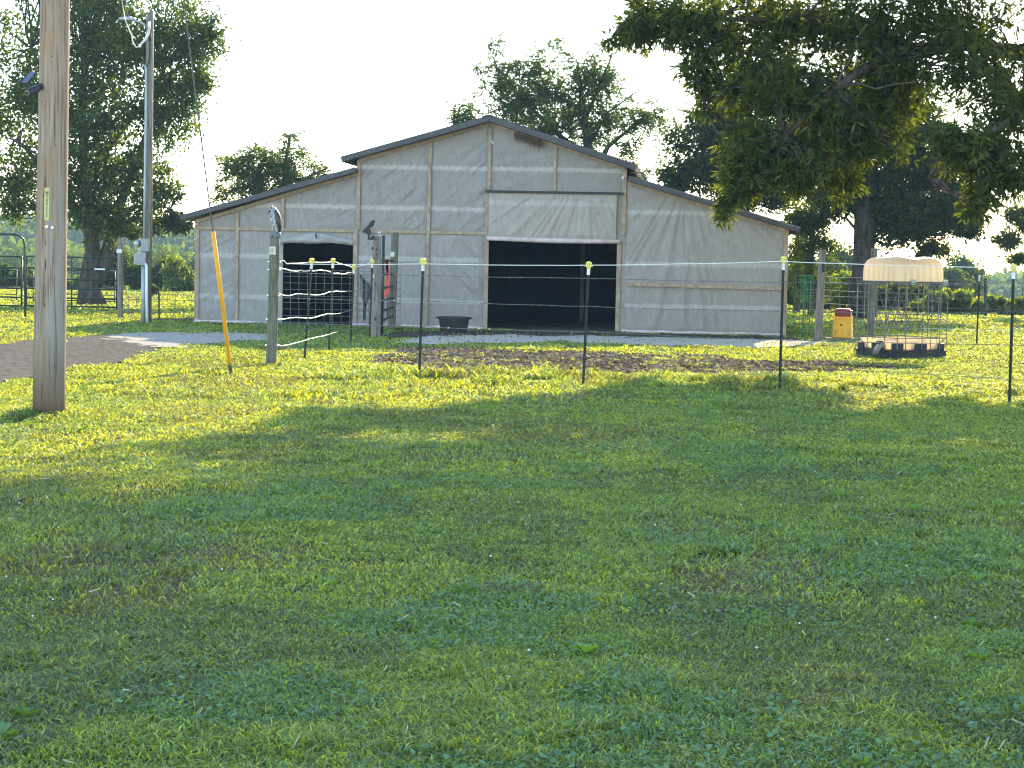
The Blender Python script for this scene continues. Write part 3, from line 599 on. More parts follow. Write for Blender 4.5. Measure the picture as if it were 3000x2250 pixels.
# ================================================================== BARN
def bmat():
    m = Matrix.Identity(4)
    for i in range(3): m[i][0] = BU[i]; m[i][1] = BV[i]; m[i][3] = BO[i]
    m[0][2] = m[1][2] = 0; m[2][2] = 1; return m
BM = bmat()
barn = thing('barn', BO, 'long low barn wrapped in pale grey sheeting under a stepped dark metal roof', 'barn')
def wrap_mat():
    m = bpy.data.materials.new('grey_house_wrap'); m.use_nodes = True; t = m.node_tree; p = t.nodes['Principled BSDF']
    p.inputs['Roughness'].default_value = .6; p.inputs['Specular IOR Level'].default_value = .25
    a = N(t, 'ShaderNodeAttribute', attribute_name='tint'); tc = N(t, 'ShaderNodeTexCoord')
    mp = N(t, 'ShaderNodeMapping'); mp.inputs['Rotation'].default_value = (0, .7, 0); mp.inputs['Scale'].default_value = (1.5, 1.5, .5)
    no = N(t, 'ShaderNodeTexNoise'); no.inputs['Scale'].default_value = 9; no.inputs['Detail'].default_value = 7; no.inputs['Distortion'].default_value = .6
    t.links.new(tc.outputs['Object'], mp.inputs[0]); t.links.new(mp.outputs[0], no.inputs['Vector'])
    mr = N(t, 'ShaderNodeMapRange'); mr.inputs[1].default_value = .25; mr.inputs[2].default_value = .75; mr.inputs[3].default_value = .84; mr.inputs[4].default_value = 1.12
    t.links.new(no.outputs[0], mr.inputs[0]); mu = N(t, 'ShaderNodeMixRGB', blend_type='MULTIPLY'); mu.inputs[0].default_value = 1
    t.links.new(a.outputs['Color'], mu.inputs[1]); t.links.new(mr.outputs[0], mu.inputs[2]); t.links.new(mu.outputs[0], p.inputs['Base Color'])
    b = N(t, 'ShaderNodeBump'); b.inputs['Strength'].default_value = .7; b.inputs['Distance'].default_value = .025
    t.links.new(no.outputs[0], b.inputs['Height']); t.links.new(b.outputs[0], p.inputs['Normal']); return m
M_wrap = wrap_mat()
def wrinkle(u, z, ang, amp, seed, k=.16, stretch=7):
    c, s = math.cos(ang), math.sin(ang); a = u*c+z*s; b_ = -u*s+z*c
    a = a + (fbm(u, z, .9, seed+3)-.5)*.5
    r = 1-np.abs(2*vnoise(a/stretch, b_, k, seed)-1); r2 = 1-np.abs(2*vnoise(a/stretch, b_, k*.45, seed+1)-1)
    m = np.clip(fbm(u, z, 1.1, seed+7)*2.2-.45, 0, 1.3)
    fine = fbm(u, z, .22, seed+11)
    return 1.05*amp*((r**2*.8+r2**2*.35)*m + fine*.45)
BANDS = [bl(700, 870)[1], bl(650, 748)[1], bl(1200, 610)[1], bl(1200, 491)[1]]
print('bands', BANDS, 'len', BL)
def cloth(name, u0, u1, zb, zt, ang, amp, seed, col_, bands=BANDS, v0=0.0, parent=None, step=.035, k=.16, fan=None):
    nu = max(3, int((u1-u0)/step)); H = max(zt(u0), zt(u1), zt((u0+u1)/2))-min(zb(u0), zb(u1)); nz = max(3, int(H/step))
    us = np.linspace(u0, u1, nu); ts = np.linspace(0, 1, nz); U, Tt = np.meshgrid(us, ts); U = U.ravel(); Tt = Tt.ravel()
    ZB = np.array([zb(x) for x in us]); ZT = np.array([zt(x) for x in us]); ZB = np.tile(ZB, nz); ZT = np.tile(ZT, nz); Z = ZB+(ZT-ZB)*Tt
    if fan is None: D = wrinkle(U, Z, ang, amp, seed, k)
    else:
        dx = U-fan[0]; dz = fan[1]-Z; th = np.arctan2(dx, dz); rr = np.hypot(dx, dz)
        ridge = (1-np.abs(2*vnoise(th, rr*.02, .06, seed)-1))**2; D = .95*amp*(ridge*np.clip(1.5-np.abs(th-.0)*.8, 0, 1.5)*np.clip(rr/1.0, .3, 1)+fbm(U, Z, .25, seed+2)*.5)
    edge = np.minimum(np.minimum(U-u0, u1-U), np.minimum(Z-ZB, ZT-Z)); D = D*np.clip(edge/.12, .1, 1)
    P = np.array(BO)[None, :]+np.outer(U, np.array(BU))+np.outer(v0-D, np.array(BV)); P[:, 2] += Z
    i = np.arange(nu*nz).reshape(nz, nu); q = np.stack([i[:-1, :-1], i[:-1, 1:], i[1:, 1:], i[1:, :-1]], -1).reshape(-1, 4)
    C = np.tile(np.array(col_), (len(U), 1))*(.94+.12*fbm(U, Z, .8, seed+20))[:, None]
    for bz in bands:
        m = (np.abs(Z-bz+(fbm(U, Z*0, .7, 77)-.5)*.03) < .048); C[m] = np.array([.39, .37, .35])
    return np_mesh(name, P, [q], M_wrap, parent=parent or barn, colors=C, smooth=True)
def ln(p, q):                      # line through two photographed points, in barn coordinates
    (a, b_), (c, d) = bl(*p), bl(*q); return lambda u: b_+(d-b_)*(u-a)/(c-a)
rL = ln((573,645),(1050,505)); rCL = ln((1055,465),(1437,356)); rCR = ln((1437,356),(1825,484)); rR = ln((1845,531),(2312,672))
uu = lambda px, py: bl(px, py)[0]
zero = lambda u: .03
U0 = 0.0; uA = uu(828, 860); uB = uu(1033, 860); uC = uu(1052, 600); uM = uu(1255, 700); uD = uu(1418, 900); uAp = uu(1437, 356); uE = uu(1812, 800); uF = uu(1833, 700); uG = BL
cA = (.285, .268, .255); cB = (.265, .252, .24); cC = (.295, .272, .25)
u695 = uu(695, 800); zH = bl(1000, 676)[1]
hb = lambda u: zH
cloth('wrap_panel', U0, u695, zero, lambda u: zH, .5, .045, 1, cA); cloth('wrap_panel', U0, u695, hb, rL, -.9, .03, 2, cB)
cloth('wrap_panel', u695, uA, zero, lambda u: zH, -.7, .04, 3, cA); cloth('wrap_panel', u695, uA, hb, rL, -.6, .045, 4, cB, k=.14)
zdoor = bl(930, 700)[1]
cloth('wrap_panel', uA, uC, hb, rL, .55, .055, 5, cB, k=.13)
cloth('wrap_panel', uA, uB, lambda u: zdoor-.09, lambda u: zH, 0, .02, 15, cA, bands=[])
cloth('wrap_panel', uB, uC, zero, lambda u: zH, 1.5, .02, 16, cA)
cloth('wrap_panel', uC, uM, zero, lambda u: zH, .6, .04, 6, cA); cloth('wrap_panel', uM, uD, zero, lambda u: zH, -.8, .045, 7, cA)
cloth('wrap_panel', uC, uM, hb, rCL, .7, .05, 8, cB, k=.13); cloth('wrap_panel', uM, uAp, hb, rCL, .7, .045, 9, cB, k=.13)
zcur = bl(1620, 567)[1]; zdo = bl(1620, 706)[1]
cloth('wrap_panel', uAp, uF, lambda u: zcur-.25, rCR, .2, .025, 10, cB, k=.2)
cloth('wrap_panel', uF, uG, zero, rR, 0, .05, 11, cC, fan=(uu(2010, 560), bl(2010, 500)[1]))
# narrow cheek between door jamb and right wing
cloth('wrap_panel', uE, uF, zero, lambda u: zcur-.2, 1.4, .02, 12, cC, bands=[])
cloth('wrap_panel', uu(1796, 640), uE+.03, lambda u: zdo-.03, lambda u: zcur-.02, 1.4, .015, 14, cC, bands=[], v0=-.012)
# rolled-up door curtain with its own folds
curt = cloth('door_curtain', uu(1433, 640), uu(1806, 640), lambda u: zdo+.02, lambda u: zcur, 1.1, .05, 13, (.34, .312, .282), bands=[bl(1620, 598)[1]], v0=-.10, k=.15, fan=(uu(1720, 560), bl(1720, 470)[1]))
tag(curt, 'paler cloth curtain rolled half way up over the main door')
m = MB(BM); R_ = []
m.tube([(uu(1430,700)-.02, -.14, zdo+.03), (uu(1520,700), -.15, zdo+.02), (uu(1620,700), -.15, zdo+.005), (uu(1710,700), -.15, zdo+.005), (uu(1818,700), -.14, zdo+.015)], [.045,.055,.06,.055,.045], 10); m.build('hem_roll', M_pink, curt, smooth=True)
m = MB(BM); m.box(((uu(1424,567)+uu(1828,567))/2, -.13, zcur+.02), (uu(1828,567)-uu(1424,567), .07, .05)); m.build('curtain_rail', M_black, barn, bevel=.004)
# valance rolled over the small door
m = MB(BM); us_ = np.linspace(uA-.05, uB+.02, 43); Rg = []
for i, u in enumerate(us_):
    s = i/42; arch = .14*math.sin(math.pi*s)**.7; th = .05+.07*math.sin(math.pi*s)
    Rg.append([(u+.02*math.sin(a*3+i), -.05-th*.8*math.cos(a)*(1+.22*math.sin(9*s+a*3)+.1*math.sin(23*s-a*2)), zdoor-.09+arch*.75+th*math.sin(a)*(1+.12*math.sin(11*s+a*2))+.004*math.sin(i*1.1)) for a in [2*math.pi*k/18 for k in range(18)]])
m.rings(Rg); m.build('rolled_valance', M_wrap, barn, smooth=True)
vo = bpy.data.objects['rolled_valance']; ca_ = vo.data.color_attributes.new('tint', 'FLOAT_COLOR', 'POINT'); ca_.data.foreach_set('color', [.33, .32, .31, 1]*len(vo.data.vertices))
m = MB(BM); m.tube([(uu(930,690), -.2, zdoor+.12), (uu(931,690), -.22, zdoor+.06), (uu(933,690), -.19, zdoor+.01)], .015, 6); m.build('door_tie', M_black, barn)
# lower hem of the wrap
m = MB(BM)
for (a, b_) in ((U0-.02, uA), (uB, uD), (uF-.05, uG-.02)):
    n_ = int((b_-a)/.25)+2; m.tube([(a+(b_-a)*i/(n_-1), -.05+random.uniform(-.012, .012), .05+random.uniform(-.012, .012)) for i in range(n_)], [.035+random.uniform(0, .012) for i in range(n_)], 7)
m.pieces('bottom_hem', M_pink, barn, smooth=True)
# battens
bi = [0]
def batt(u0, z0, u1, z1, w_=.075, v=-.045, name='batten', mt=None):
    m = MB(BM); m.beam((u0, v-.002*(bi[0] % 3), z0), (u1, v-.002*(bi[0] % 3), z1), w_, .03+.001*(bi[0] % 4), (0, 1, 0)); bi[0] += 1; return m.build(name, mt or M_lumber, barn, bevel=.003)
batt(.03, .02, .03, rL(.03)-.05, .10); batt(u695, .1, u695, rL(u695)-.12); uP = uu(830, 620); batt(uP, zH+.04, uP, rL(uP)-.08)
batt(uC-.01, zH+.04, uC-.01, rCL(uC)-.03, .085); u1040 = uu(1041, 800); batt(u1040, .08, u1040, zH+.05, .10); batt(uM-.02, .06, uM+.02, rCL(uM)-.06, .075)
batt(uAp, zcur+.06, uAp, rCL(uAp)-.12, .07); u1626 = uu(1626, 500); batt(u1626, zcur+.06, u1626, rCR(u1626)-.06, .07)
uJ = uu(1424, 830); batt(uJ, .03, uJ, zcur-.03, .10, name='door_jamb'); uK = uu(1811, 850); batt(uK, .03, uK, zdo+.02, .095, name='door_jamb')
uN = uu(1828, 590); batt(uN, bl(1826, 690)[1], uN, rCR(uN)-.06, .10); batt(uG-.04, .03, uG-.04, rR(uG-.04)-.05, .11)
for (a, b_) in ((.08, u695-.04), (u695+.04, uu(1038, 680)), (uu(1060, 680), uM-.05), (uM+.05, uJ-.05)): batt(a, zH, b_, zH, .065, -.048)
batt(uu(1836, 832), bl(1836, 832)[1], uu(2290, 845), bl(2290, 845)[1], .085, -.10, 'wall_board')
# rafter boards under the roof edges
batt(.0, rL(0)-.04, uC-.05, rL(uC)-.04, .08, -.06, 'barge_board'); batt(uC, rCL(uC)-.03, uAp, rCL(uAp)-.03, .10, -.065, 'barge_board'); batt(uAp+.002, rCR(uAp)-.03, uF-.03, rCR(uF)-.03, .10, -.068, 'barge_board'); batt(uF+.02, rR(uF)-.05, uG, rR(uG)-.05, .08, -.062, 'barge_board')
# roof sheets: thick slabs running back over the whole barn
DEP = 8.1
def slab(p0, p1, th, name='roof', over=.38):
    a = bl(*p0); b_ = bl(*p1); m = MB(BM); d = Vector((b_[0]-a[0], 0, b_[1]-a[1])).normalized(); nrm = Vector((d.z, 0, -d.x))
    if nrm.z > 0: nrm = -nrm
    A = Vector((a[0], 0, a[1])); B_ = Vector((b_[0], 0, b_[1])); poly = [A, B_, B_+nrm*th, A+nrm*th]
    m.prism([(p.x, -over, p.z) for p in poly], (0, DEP+over+.3, 0)); o = m.build(name, M_roof, barn, bevel=.006)
    r = MB(BM); L = (B_-A).length; n_ = int((DEP+over)/.3)       # raised ribs across the slope
    for i in range(n_):
        y = -over+.15+i*.3; r.beam(tuple(A+Vector((0, y, 0))-nrm*.012), tuple(B_+Vector((0, y, 0))-nrm*.012), .03, .04, (0, 1, 0))
    r.build('rib', M_roof, o); return o
slab((540, 634), (1047, 494), .10); slab((1006, 463), (1438, 343), .115); slab((1438.5, 343), (1868, 487), .12); slab((1843, 519), (2343, 669), .10)
m = MB(BM); a = bl(1438, 343); m.prism([(a[0]-.18, -.40, a[1]-.02), (a[0], -.40, a[1]+.035), (a[0]+.18, -.40, a[1]-.03), (a[0], -.40, a[1]-.0)], (0, DEP+.75, 0)); m.build('ridge_cap', M_roof, barn)
# gable soffit noggins seen at the right step
m = MB(BM)
for k in range(3): z = bl(1855, 500+12*k)[1]; m.box((uu(1862, 505), .4+k*.5, z-.02), (.38, .05, .035))
m.pieces('lookout_board', M_lumber, barn)
# side, back and clerestory walls of dark metal siding
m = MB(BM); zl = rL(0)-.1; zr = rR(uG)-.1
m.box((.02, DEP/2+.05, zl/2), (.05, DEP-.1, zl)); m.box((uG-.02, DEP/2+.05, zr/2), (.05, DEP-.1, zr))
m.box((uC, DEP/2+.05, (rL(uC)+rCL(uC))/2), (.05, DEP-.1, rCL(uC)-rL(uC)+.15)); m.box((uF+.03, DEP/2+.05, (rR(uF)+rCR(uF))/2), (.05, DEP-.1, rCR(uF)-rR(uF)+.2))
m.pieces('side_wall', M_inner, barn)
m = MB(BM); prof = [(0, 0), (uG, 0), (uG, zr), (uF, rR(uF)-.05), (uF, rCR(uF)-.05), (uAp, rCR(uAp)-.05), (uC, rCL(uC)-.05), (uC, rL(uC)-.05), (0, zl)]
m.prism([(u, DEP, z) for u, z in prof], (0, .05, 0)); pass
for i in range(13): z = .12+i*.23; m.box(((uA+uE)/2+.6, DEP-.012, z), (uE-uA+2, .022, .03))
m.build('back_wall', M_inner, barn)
m = MB(BM); nx_ = 60; Vv = [(.05+(uG-.1)*i/nx_, -.02+(DEP+.0)*j/30, .012+.012*math.sin(i*1.7+j)*math.cos(j*2.3)) for j in range(31) for i in range(nx_+1)]; m.add(Vv, [(j*(nx_+1)+i, j*(nx_+1)+i+1, (j+1)*(nx_+1)+i+1, (j+1)*(nx_+1)+i) for j in range(30) for i in range(nx_)]); m.build('dirt_floor', mat('trodden_floor_dirt', (.26, .22, .17), (.17, .14, .11), 4, rough=1, spec=0, bump=.4), barn, smooth=True)
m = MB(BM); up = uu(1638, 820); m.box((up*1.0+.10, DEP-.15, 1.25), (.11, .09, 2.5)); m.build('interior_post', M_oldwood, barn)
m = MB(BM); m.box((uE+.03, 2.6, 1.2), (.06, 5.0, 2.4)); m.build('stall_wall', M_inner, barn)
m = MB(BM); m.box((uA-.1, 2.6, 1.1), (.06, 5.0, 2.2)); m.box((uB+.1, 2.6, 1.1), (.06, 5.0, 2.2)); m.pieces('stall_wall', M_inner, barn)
m = MB(BM)
for k in range(6):
    v = 1.0+k*.28; m.tube([(uE-.03, v, 2.0-.03*k), (uE-.05, v+.05, 1.3-.1*k), (uE-.04, v+.1, .9+.05*k), (uE-.06, v+.16, 1.3), (uE-.03, v+.1, 1.95)], .012, 5)
o = m.build('hanging_rope', M_wire, None, loc=BP(uE-.05, 1.5, 1.0)); tag(o, 'grey rope and halters hanging just inside the right side of the main door', 'rope')
# straw nest under the gable edge
m = MB(BM); a = bl(1505, 388); c = bl(1585, 415)
for i in range(420):
    s = random.random(); u = a[0]+(c[0]-a[0])*s; z = a[1]+(c[1]-a[1])*s-random.random()**1.5*.13-.0; an = random.uniform(-.6, .5)+(-1.2 if random.random() < .3 else 0); L = random.uniform(.05, .14)
    v = -.09-random.random()*.07; m.tube([(u, v, z), (u+math.cos(an)*L, v-random.uniform(-.02, .03), z+math.sin(an)*L)], .003, 3, cap=False)
o = m.build('bird_nest', mat('dry_straw', (.17, .13, .09), (.09, .07, .05), 20), None, loc=BP(a[0], -.1, a[1])); tag(o, 'ragged straw nest tucked under the barn gable edge', 'nest')
m = MB(BM); p_ = bl(1443, 418); m.tube([(p_[0]-.01, -.09, p_[1]+.03), (p_[0], -.12, p_[1]), (p_[0]+.03, -.12, p_[1]-.03), (p_[0]+.02, -.09, p_[1]-.05)], .014, 6)
o = m.build('gable_hook', M_white, barn)
p_ = bl(1825, 521); m = MB(BM); m.tube([(p_[0], -.08, p_[1]), (p_[0], -.14, p_[1])], .03, 8); m.build('insulator', M_white, barn)
# ================================================================== UTILITY POLES
def pole_mat():
    m = bpy.data.materials.new('weathered_pole_wood'); m.use_nodes = True; t = m.node_tree; p = t.nodes['Principled BSDF']; p.inputs['Roughness'].default_value = .85; p.inputs['Specular IOR Level'].default_value = .05
    tc = N(t, 'ShaderNodeTexCoord')
    def noise(sc, st, det=6, dis=0):
        mp = N(t, 'ShaderNodeMapping'); mp.inputs['Scale'].default_value = st; n = N(t, 'ShaderNodeTexNoise'); n.inputs['Scale'].default_value = sc; n.inputs['Detail'].default_value = det; n.inputs['Distortion'].default_value = dis
        t.links.new(tc.outputs['Object'], mp.inputs[0]); t.links.new(mp.outputs[0], n.inputs['Vector']); return n
    def ramp(n, a, b, c0, c1):
        r = N(t, 'ShaderNodeValToRGB'); r.color_ramp.elements[0].position = a; r.color_ramp.elements[1].position = b; r.color_ramp.elements[0].color = (*c0, 1); r.color_ramp.elements[1].color = (*c1, 1); t.links.new(n.outputs[0], r.inputs[0]); return r
    def mix(a, b, f, mode='MIX', fac=None):
        x = N(t, 'ShaderNodeMixRGB', blend_type=mode); x.inputs[0].default_value = f
        if fac is not None: t.links.new(fac, x.inputs[0])
        for k, q in ((1, a), (2, b)):
            if isinstance(q, tuple): x.inputs[k].default_value = (*q, 1)
            else: t.links.new(q, x.inputs[k])
        return x
    grain = ramp(noise(9, (5, 5, .22), 8, .3), .3, .7, (.20, .15, .11), (.37, .29, .222))
    stain = ramp(noise(2.0, (1.6, 1.6, .5), 4, .5), .52, .72, (0, 0, 0), (1, 1, 1)); c = mix(grain.outputs[0], (.28, .175, .10), .4, fac=None)
    t.links.new(stain.outputs[0], c.inputs[0])
    blue = ramp(noise(3.0, (2.5, 2.5, .15), 3), .5, .7, (0, 0, 0), (1, 1, 1)); c2 = mix(c.outputs[0], (.26, .25, .235), .5); t.links.new(blue.outputs[0], c2.inputs[0])
    crack = ramp(noise(16, (3.2, 3.2, .07), 3, .2), .36, .415, (.55, .50, .45), (1, 1, 1)); c3 = mix(c2.outputs[0], crack.outputs[0], 1, 'MULTIPLY')
    sx = N(t, 'ShaderNodeSeparateXYZ'); t.links.new(tc.outputs['Object'], sx.inputs[0])
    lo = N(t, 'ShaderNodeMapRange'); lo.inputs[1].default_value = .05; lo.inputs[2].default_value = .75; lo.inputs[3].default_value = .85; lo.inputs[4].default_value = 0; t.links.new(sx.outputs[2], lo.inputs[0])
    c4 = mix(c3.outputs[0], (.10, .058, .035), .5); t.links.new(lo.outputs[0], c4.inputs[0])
    t.links.new(c4.outputs[0], p.inputs['Base Color'])
    b = N(t, 'ShaderNodeBump'); b.inputs['Strength'].default_value = .55; b.inputs['Distance'].default_value = .012; t.links.new(crack.outputs[0], b.inputs['Height']); t.links.new(b.outputs[0], p.inputs['Normal']); return m
M_pole = pole_mat()
def text_mesh(name, s, size, loc, R, m, parent, ext=.0015):
    cu = bpy.data.curves.new(name, 'FONT'); cu.body = s; cu.size = size; cu.extrude = ext; cu.align_x = 'CENTER'; cu.align_y = 'CENTER'
    o = bpy.data.objects.new(name, cu)
    me = bpy.data.meshes.new_from_object(o); bpy.data.objects.remove(o)
    n = MB(); n.add([Vector(loc)+R @ Vector(v.co) for v in me.vertices], [tuple(p.vertices) for p in me.polygons]); return n
# --- near pole
pb = G(142, 1222); Yp = pb.y; ptop = AT(162, 0, Yp+.05); dirp = (ptop-pb)/ptop.z; HP = 11.2
up_ = thing('utility_pole', pb, 'big weathered round utility pole in the left foreground with a number plate', 'utility pole')
m = MB(); Rg = []; r0 = 47.0*Yp/F; r1 = 42.0*Yp/F
for i in range(46):
    z = -.1+(HP+.1)*i/45; r = r0+(r1-r0)*z/ptop.z; c = pb+dirp*z
    Rg.append([c+Vector((math.cos(a)*r*(1+.012*math.sin(3*a+z)+.008*math.sin(7*a+2*z)), math.sin(a)*r, 0)) for a in [2*math.pi*k/40 for k in range(40)]])
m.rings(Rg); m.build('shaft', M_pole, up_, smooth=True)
def onpole(px, py, off=0.0):       # a point on the camera side of the pole's surface
    p = AT(px, py, Yp-.12)
    for _ in range(4): c = pb+dirp*p.z; r = r0+(r1-r0)*p.z/ptop.z; dx = max(-.97, min(.97, (p.x-c.x)/r)); p = AT(px, py, c.y-r*math.sqrt(1-dx*dx))
    v = Vector((dx, -math.sqrt(1-dx*dx), 0)); return c+v*(r+off), v
tc_, nv = onpole(137.5, 598, .004); tilt = dirp.normalized()
ex = Vector((0, 0, 1)).cross(nv)*1.0; ex = -nv.cross(tilt).normalized(); RT = Matrix((ex, tilt, nv)).transposed()
if ex.x < 0: RT = Matrix((-ex, tilt, nv)).transposed()
k_ = Yp/F
mp_ = mat('yellow_tag_plate', (.50, .50, .20), (.42, .42, .17), 8, rough=.5)
m = MB(); m.box(tc_, (15*k_, 95*k_, .003), RT); pl_ = m.build('number_plate', mp_, up_, bevel=.001)
dk = mat('stamped_digit_ink', (.06, .06, .03), rough=.7)
m = MB()
for i, ch in enumerate('709233'):
    n = text_mesh('digit', ch, 12.8*k_, tc_+tilt*(22-i*11.2)*k_*1.0+nv*.003, RT, dk, pl_); m.add(n.v, n.f)
m.build('plate_digits', dk, pl_)
m = MB(); e0 = tc_+tilt*33*k_+nv*.003
for (dx, dy, w_, h_) in ((-4.2, 0, 1, 9), (0, 4.3, 9, 1), (0, -4.3, 9, 1), (0, 0, 4, 4), (3.5, 2.2, 3, 1), (3.5, -2.2, 3, 1), (3.8, 0, 1.2, 6)): m.box(e0+RT @ Vector((dx*k_, dy*k_, 0)), (w_*k_, h_*k_, .0015), RT)
m.build('plate_emblem', dk, pl_)
m = MB()
for (a, b_) in ((138, 664), (153, 667)):
    c, v = onpole(a, b_, .006); m.tube([c, c+v*.008], [5.4*k_, 4.4*k_], 14)
m.pieces('nail_disc', mat('zinc_disc', (.62, .62, .6), rough=.35, metal=.6), up_)
# long drying crack and knots as dark slivers, the cracks' shade put in their colour
m = MB()
for (a, y0_, y1_, w_) in ((133, 690, 730, 1.6), (133, 752, 800, 2.0), (132, 812, 905, 1.0), (131, 884, 905, 1.8), (128, 560, 588, 1.4), (136, 1010, 1080, .8), (160, 1090, 1140, .8)):
    P_ = [onpole(a+random.uniform(-.6, .6), y0_+(y1_-y0_)*i/5, -.003)[0] for i in range(6)]; m.tube(P_, [w_*k_*s for s in (.3, .8, 1, 1, .7, .2)], 5)
for (a, b_) in ((152, 165), (123, 296), (163, 425), (186, 755), (160, 1074)): c, v = onpole(a, b_, -.003); m.tube([c, c+v*.006], 1.7*k_, 8)
m.pieces('drying_crack', mat('crack_shadow_wood', (.025, .02, .016), rough=1), up_)
# --- security camera with its own little solar panel
cb, cv = onpole(122, 254, .005)
sc_ = thing('security_camera', cb, 'small dark security camera with a tilted solar panel on the big utility pole', 'camera')
Mdk = mat('charcoal_camera_plastic', (.03, .033, .042), rough=.45)
m = MB(); m.tube([cb, cb+cv*.02], 10.5*k_, 18); m.tube([cb+cv*.02, cb+cv*.05+Vector((-.02, -.01, -.005)), cb+Vector((-.06, -.045, -.01))], [.018, .016, .015], 10); m.build('mount', Mdk, sc_)
ca = AT(112, 258, Yp-.2); cbk = AT(80, 272, Yp-.32); m = MB(); d_ = (cbk-ca).normalized()
m.tube([ca, ca+d_*.01, cbk-d_*.006, cbk], [.026, .034, .034, .032], 18); m.build('camera_body', Mdk, sc_, smooth=False)
m = MB(); m.tube([cbk, cbk+d_*.006], [.026, .024], 16); m.build('lens_ring', mat('lens_ring_grey', (.28, .27, .25), rough=.3), sc_)
m = MB(); m.tube([cbk+d_*.006, cbk+d_*.009], .013, 14); m.build('lens', M_black, sc_)
pc = AT(84, 228, Yp-.22); a1 = AT(97, 212, Yp-.2); a0 = AT(70, 245, Yp-.26); dd = (a1-a0).normalized(); sdx = Vector((1, .1, .03)).normalized(); nn = dd.cross(sdx).normalized()
R3 = Matrix((sdx, dd, nn)).transposed(); m = MB(); m.box(pc, (.060, .145, .012), R3); pn = m.build('panel_frame', Mdk, sc_, bevel=.003)
sgn = -1 if nn.y > 0 else 1
m = MB(); m.box(pc+nn*sgn*.008, (.054, .138, .005), R3); m.build('solar_cell', mat('solar_cell_blue', (.09, .11, .18), (.07, .09, .15), 30, rough=.2, spec=.6), sc_)
m = MB(); m.tube([pc-dd*.03, AT(88, 258, Yp-.25)], .007, 8); m.build('panel_arm', Mdk, sc_)
# --- guy wire with yellow guard
ga = G(677, 1100); gt = pb+Vector((.12, 0, 0))+dirp*HP*.985; gd = (gt-ga)
gy = thing('guy_wire', ga, 'steel guy wire with a bright yellow plastic guard anchored in the lawn', 'guy wire')
def gp(s): return ga+gd*s
m = MB(); m.tube([gp(.0), gp(.30), gp(.6), gp(1)], .0095, 6); m.build('strand', M_wire, gy)
s_b = .013; s_t = .165; m = MB(); m.tube([gp(s_b), gp(s_b+.006), gp(.08)+Vector((.006, 0, -.012)), gp(s_t)], [.018, .025, .026, .026], 14); m.build('yellow_guard', M_yguard, gy, smooth=True)
m = MB(); m.tube([ga-Vector((0, 0, .05)), gp(.014)], .016, 8); m.tube([gp(.004)+Vector((.02, 0, 0)), gp(.017)+Vector((.012, 0, 0))], .008, 6); m.tube([gp(.006)-Vector((.018, 0, 0)), gp(.016)-Vector((.01, 0, 0))], .008, 6); m.build('anchor_rod', M_galv, gy)
# --- meter pole
mbp = G(431, 951); Ym = mbp.y; km = Ym/F; mt_ = AT(440, 36, Ym)
mpo = thing('utility_pole', mbp, 'thin grey utility pole with electric meter, conduits and a yard light beside the barn', 'utility pole')
m = MB(); m.tube([mbp-Vector((0, 0, .1)), mbp.lerp(mt_, .5), mt_], [12.2*km, 11.4*km, 10.2*km], 20); m.build('shaft', M_oldwood, mpo, smooth=True)
Yf = Ym-.14
def mp2(px, py, dy=0): return AT(px, py, Yf+dy)
m = MB(); m.tube([mp2(419, 950), mp2(420.5, 780)], 6.2*km, 12); m.tube([mp2(422, 700), mp2(424, 560), mp2(427, 350), mp2(428, 212), mp2(426.5, 196), mp2(420, 190), mp2(416, 200)], 3.4*km, 10); m.build('grey_conduit', M_greymetal, mpo, smooth=True)
m = MB(); m.tube([mp2(431, 950, -.08), mp2(429.5, 860, -.08), mp2(429, 779, -.08), mp2(426, 774, -.08), mp2(421, 773, -.04)], 4.3*km, 12); m.build('white_conduit', M_pvc, mpo, smooth=True)
Rz = Matrix.Rotation(math.radians(32), 3, 'Z')
mc = mp2(420, 718, -.08); m = MB(); m.box(mc, (.20, .13, 37*km), Rz); bx = m.build('meter_box', M_greymetal, mpo, bevel=.008)
fd = Rz @ Vector((0, -1, 0)); fd = Vector((-.72, -.69, 0)); c0 = mc+fd*.085+Vector((-.02, 0, .03)); m = MB(); m.tube([c0, c0+fd*.04], [.082, .082], 20); m.build('meter_ring', M_galv, bx)
m = MB(); m.tube([c0+fd*.04, c0+fd*.09, c0+fd*.11], [.07, .066, .045], 20); m.build('meter_glass', mat('meter_glass', (.45, .5, .48), (.2, .24, .22), 30, rough=.1, spec=.8), bx, smooth=True)
c1 = mp2(414, 758, -.08); m = MB(); m.box(c1, (.16, .13, 38*km), Rz); b2 = m.build('disconnect_box', M_greymetal, mpo, bevel=.008)
m = MB(); m.box(c1+fd*.09+Vector((-.02, 0, -.01)), (.13, .03, 30*km), Rz); m.build('box_cover', M_greymetal, b2, bevel=.005)
m = MB(); m.box(mp2(436, 718, -.05), (.035, .02, 34*km)); m.build('warning_strip', mat('faded_yellow_strip', (.36, .30, .08), rough=.7), mpo)
m = MB(); m.tube([mp2(421, 608), mp2(430, 614, -.04), mp2(440, 621, .04)], .008, 6); m.tube([mp2(431, 210, -.02), mp2(433, 400, -.02), mp2(431, 560, -.02), mp2(428, 700, -.02)], .006, 5); m.build('ground_wire', M_wire, mpo)
m = MB(); m.tube([mp2(436, 100), mp2(437, 130), mp2(438, 165), mp2(433, 190), mp2(427, 194), mp2(421, 186), mp2(420, 176)], .012, 6); m.tube([mp2(441, 90), mp2(442, 140), mp2(439, 180), mp2(430, 193), mp2(422, 196)], .010, 6); m.tube([mp2(437, 60), mp2(441, 85), mp2(439, 120)], .012, 6); m.build('service_loop', M_black, mpo, smooth=True)
m = MB(); m.tube([mp2(424, 60, -.02), mp2(424, 68, -.02)], .0, 4); 
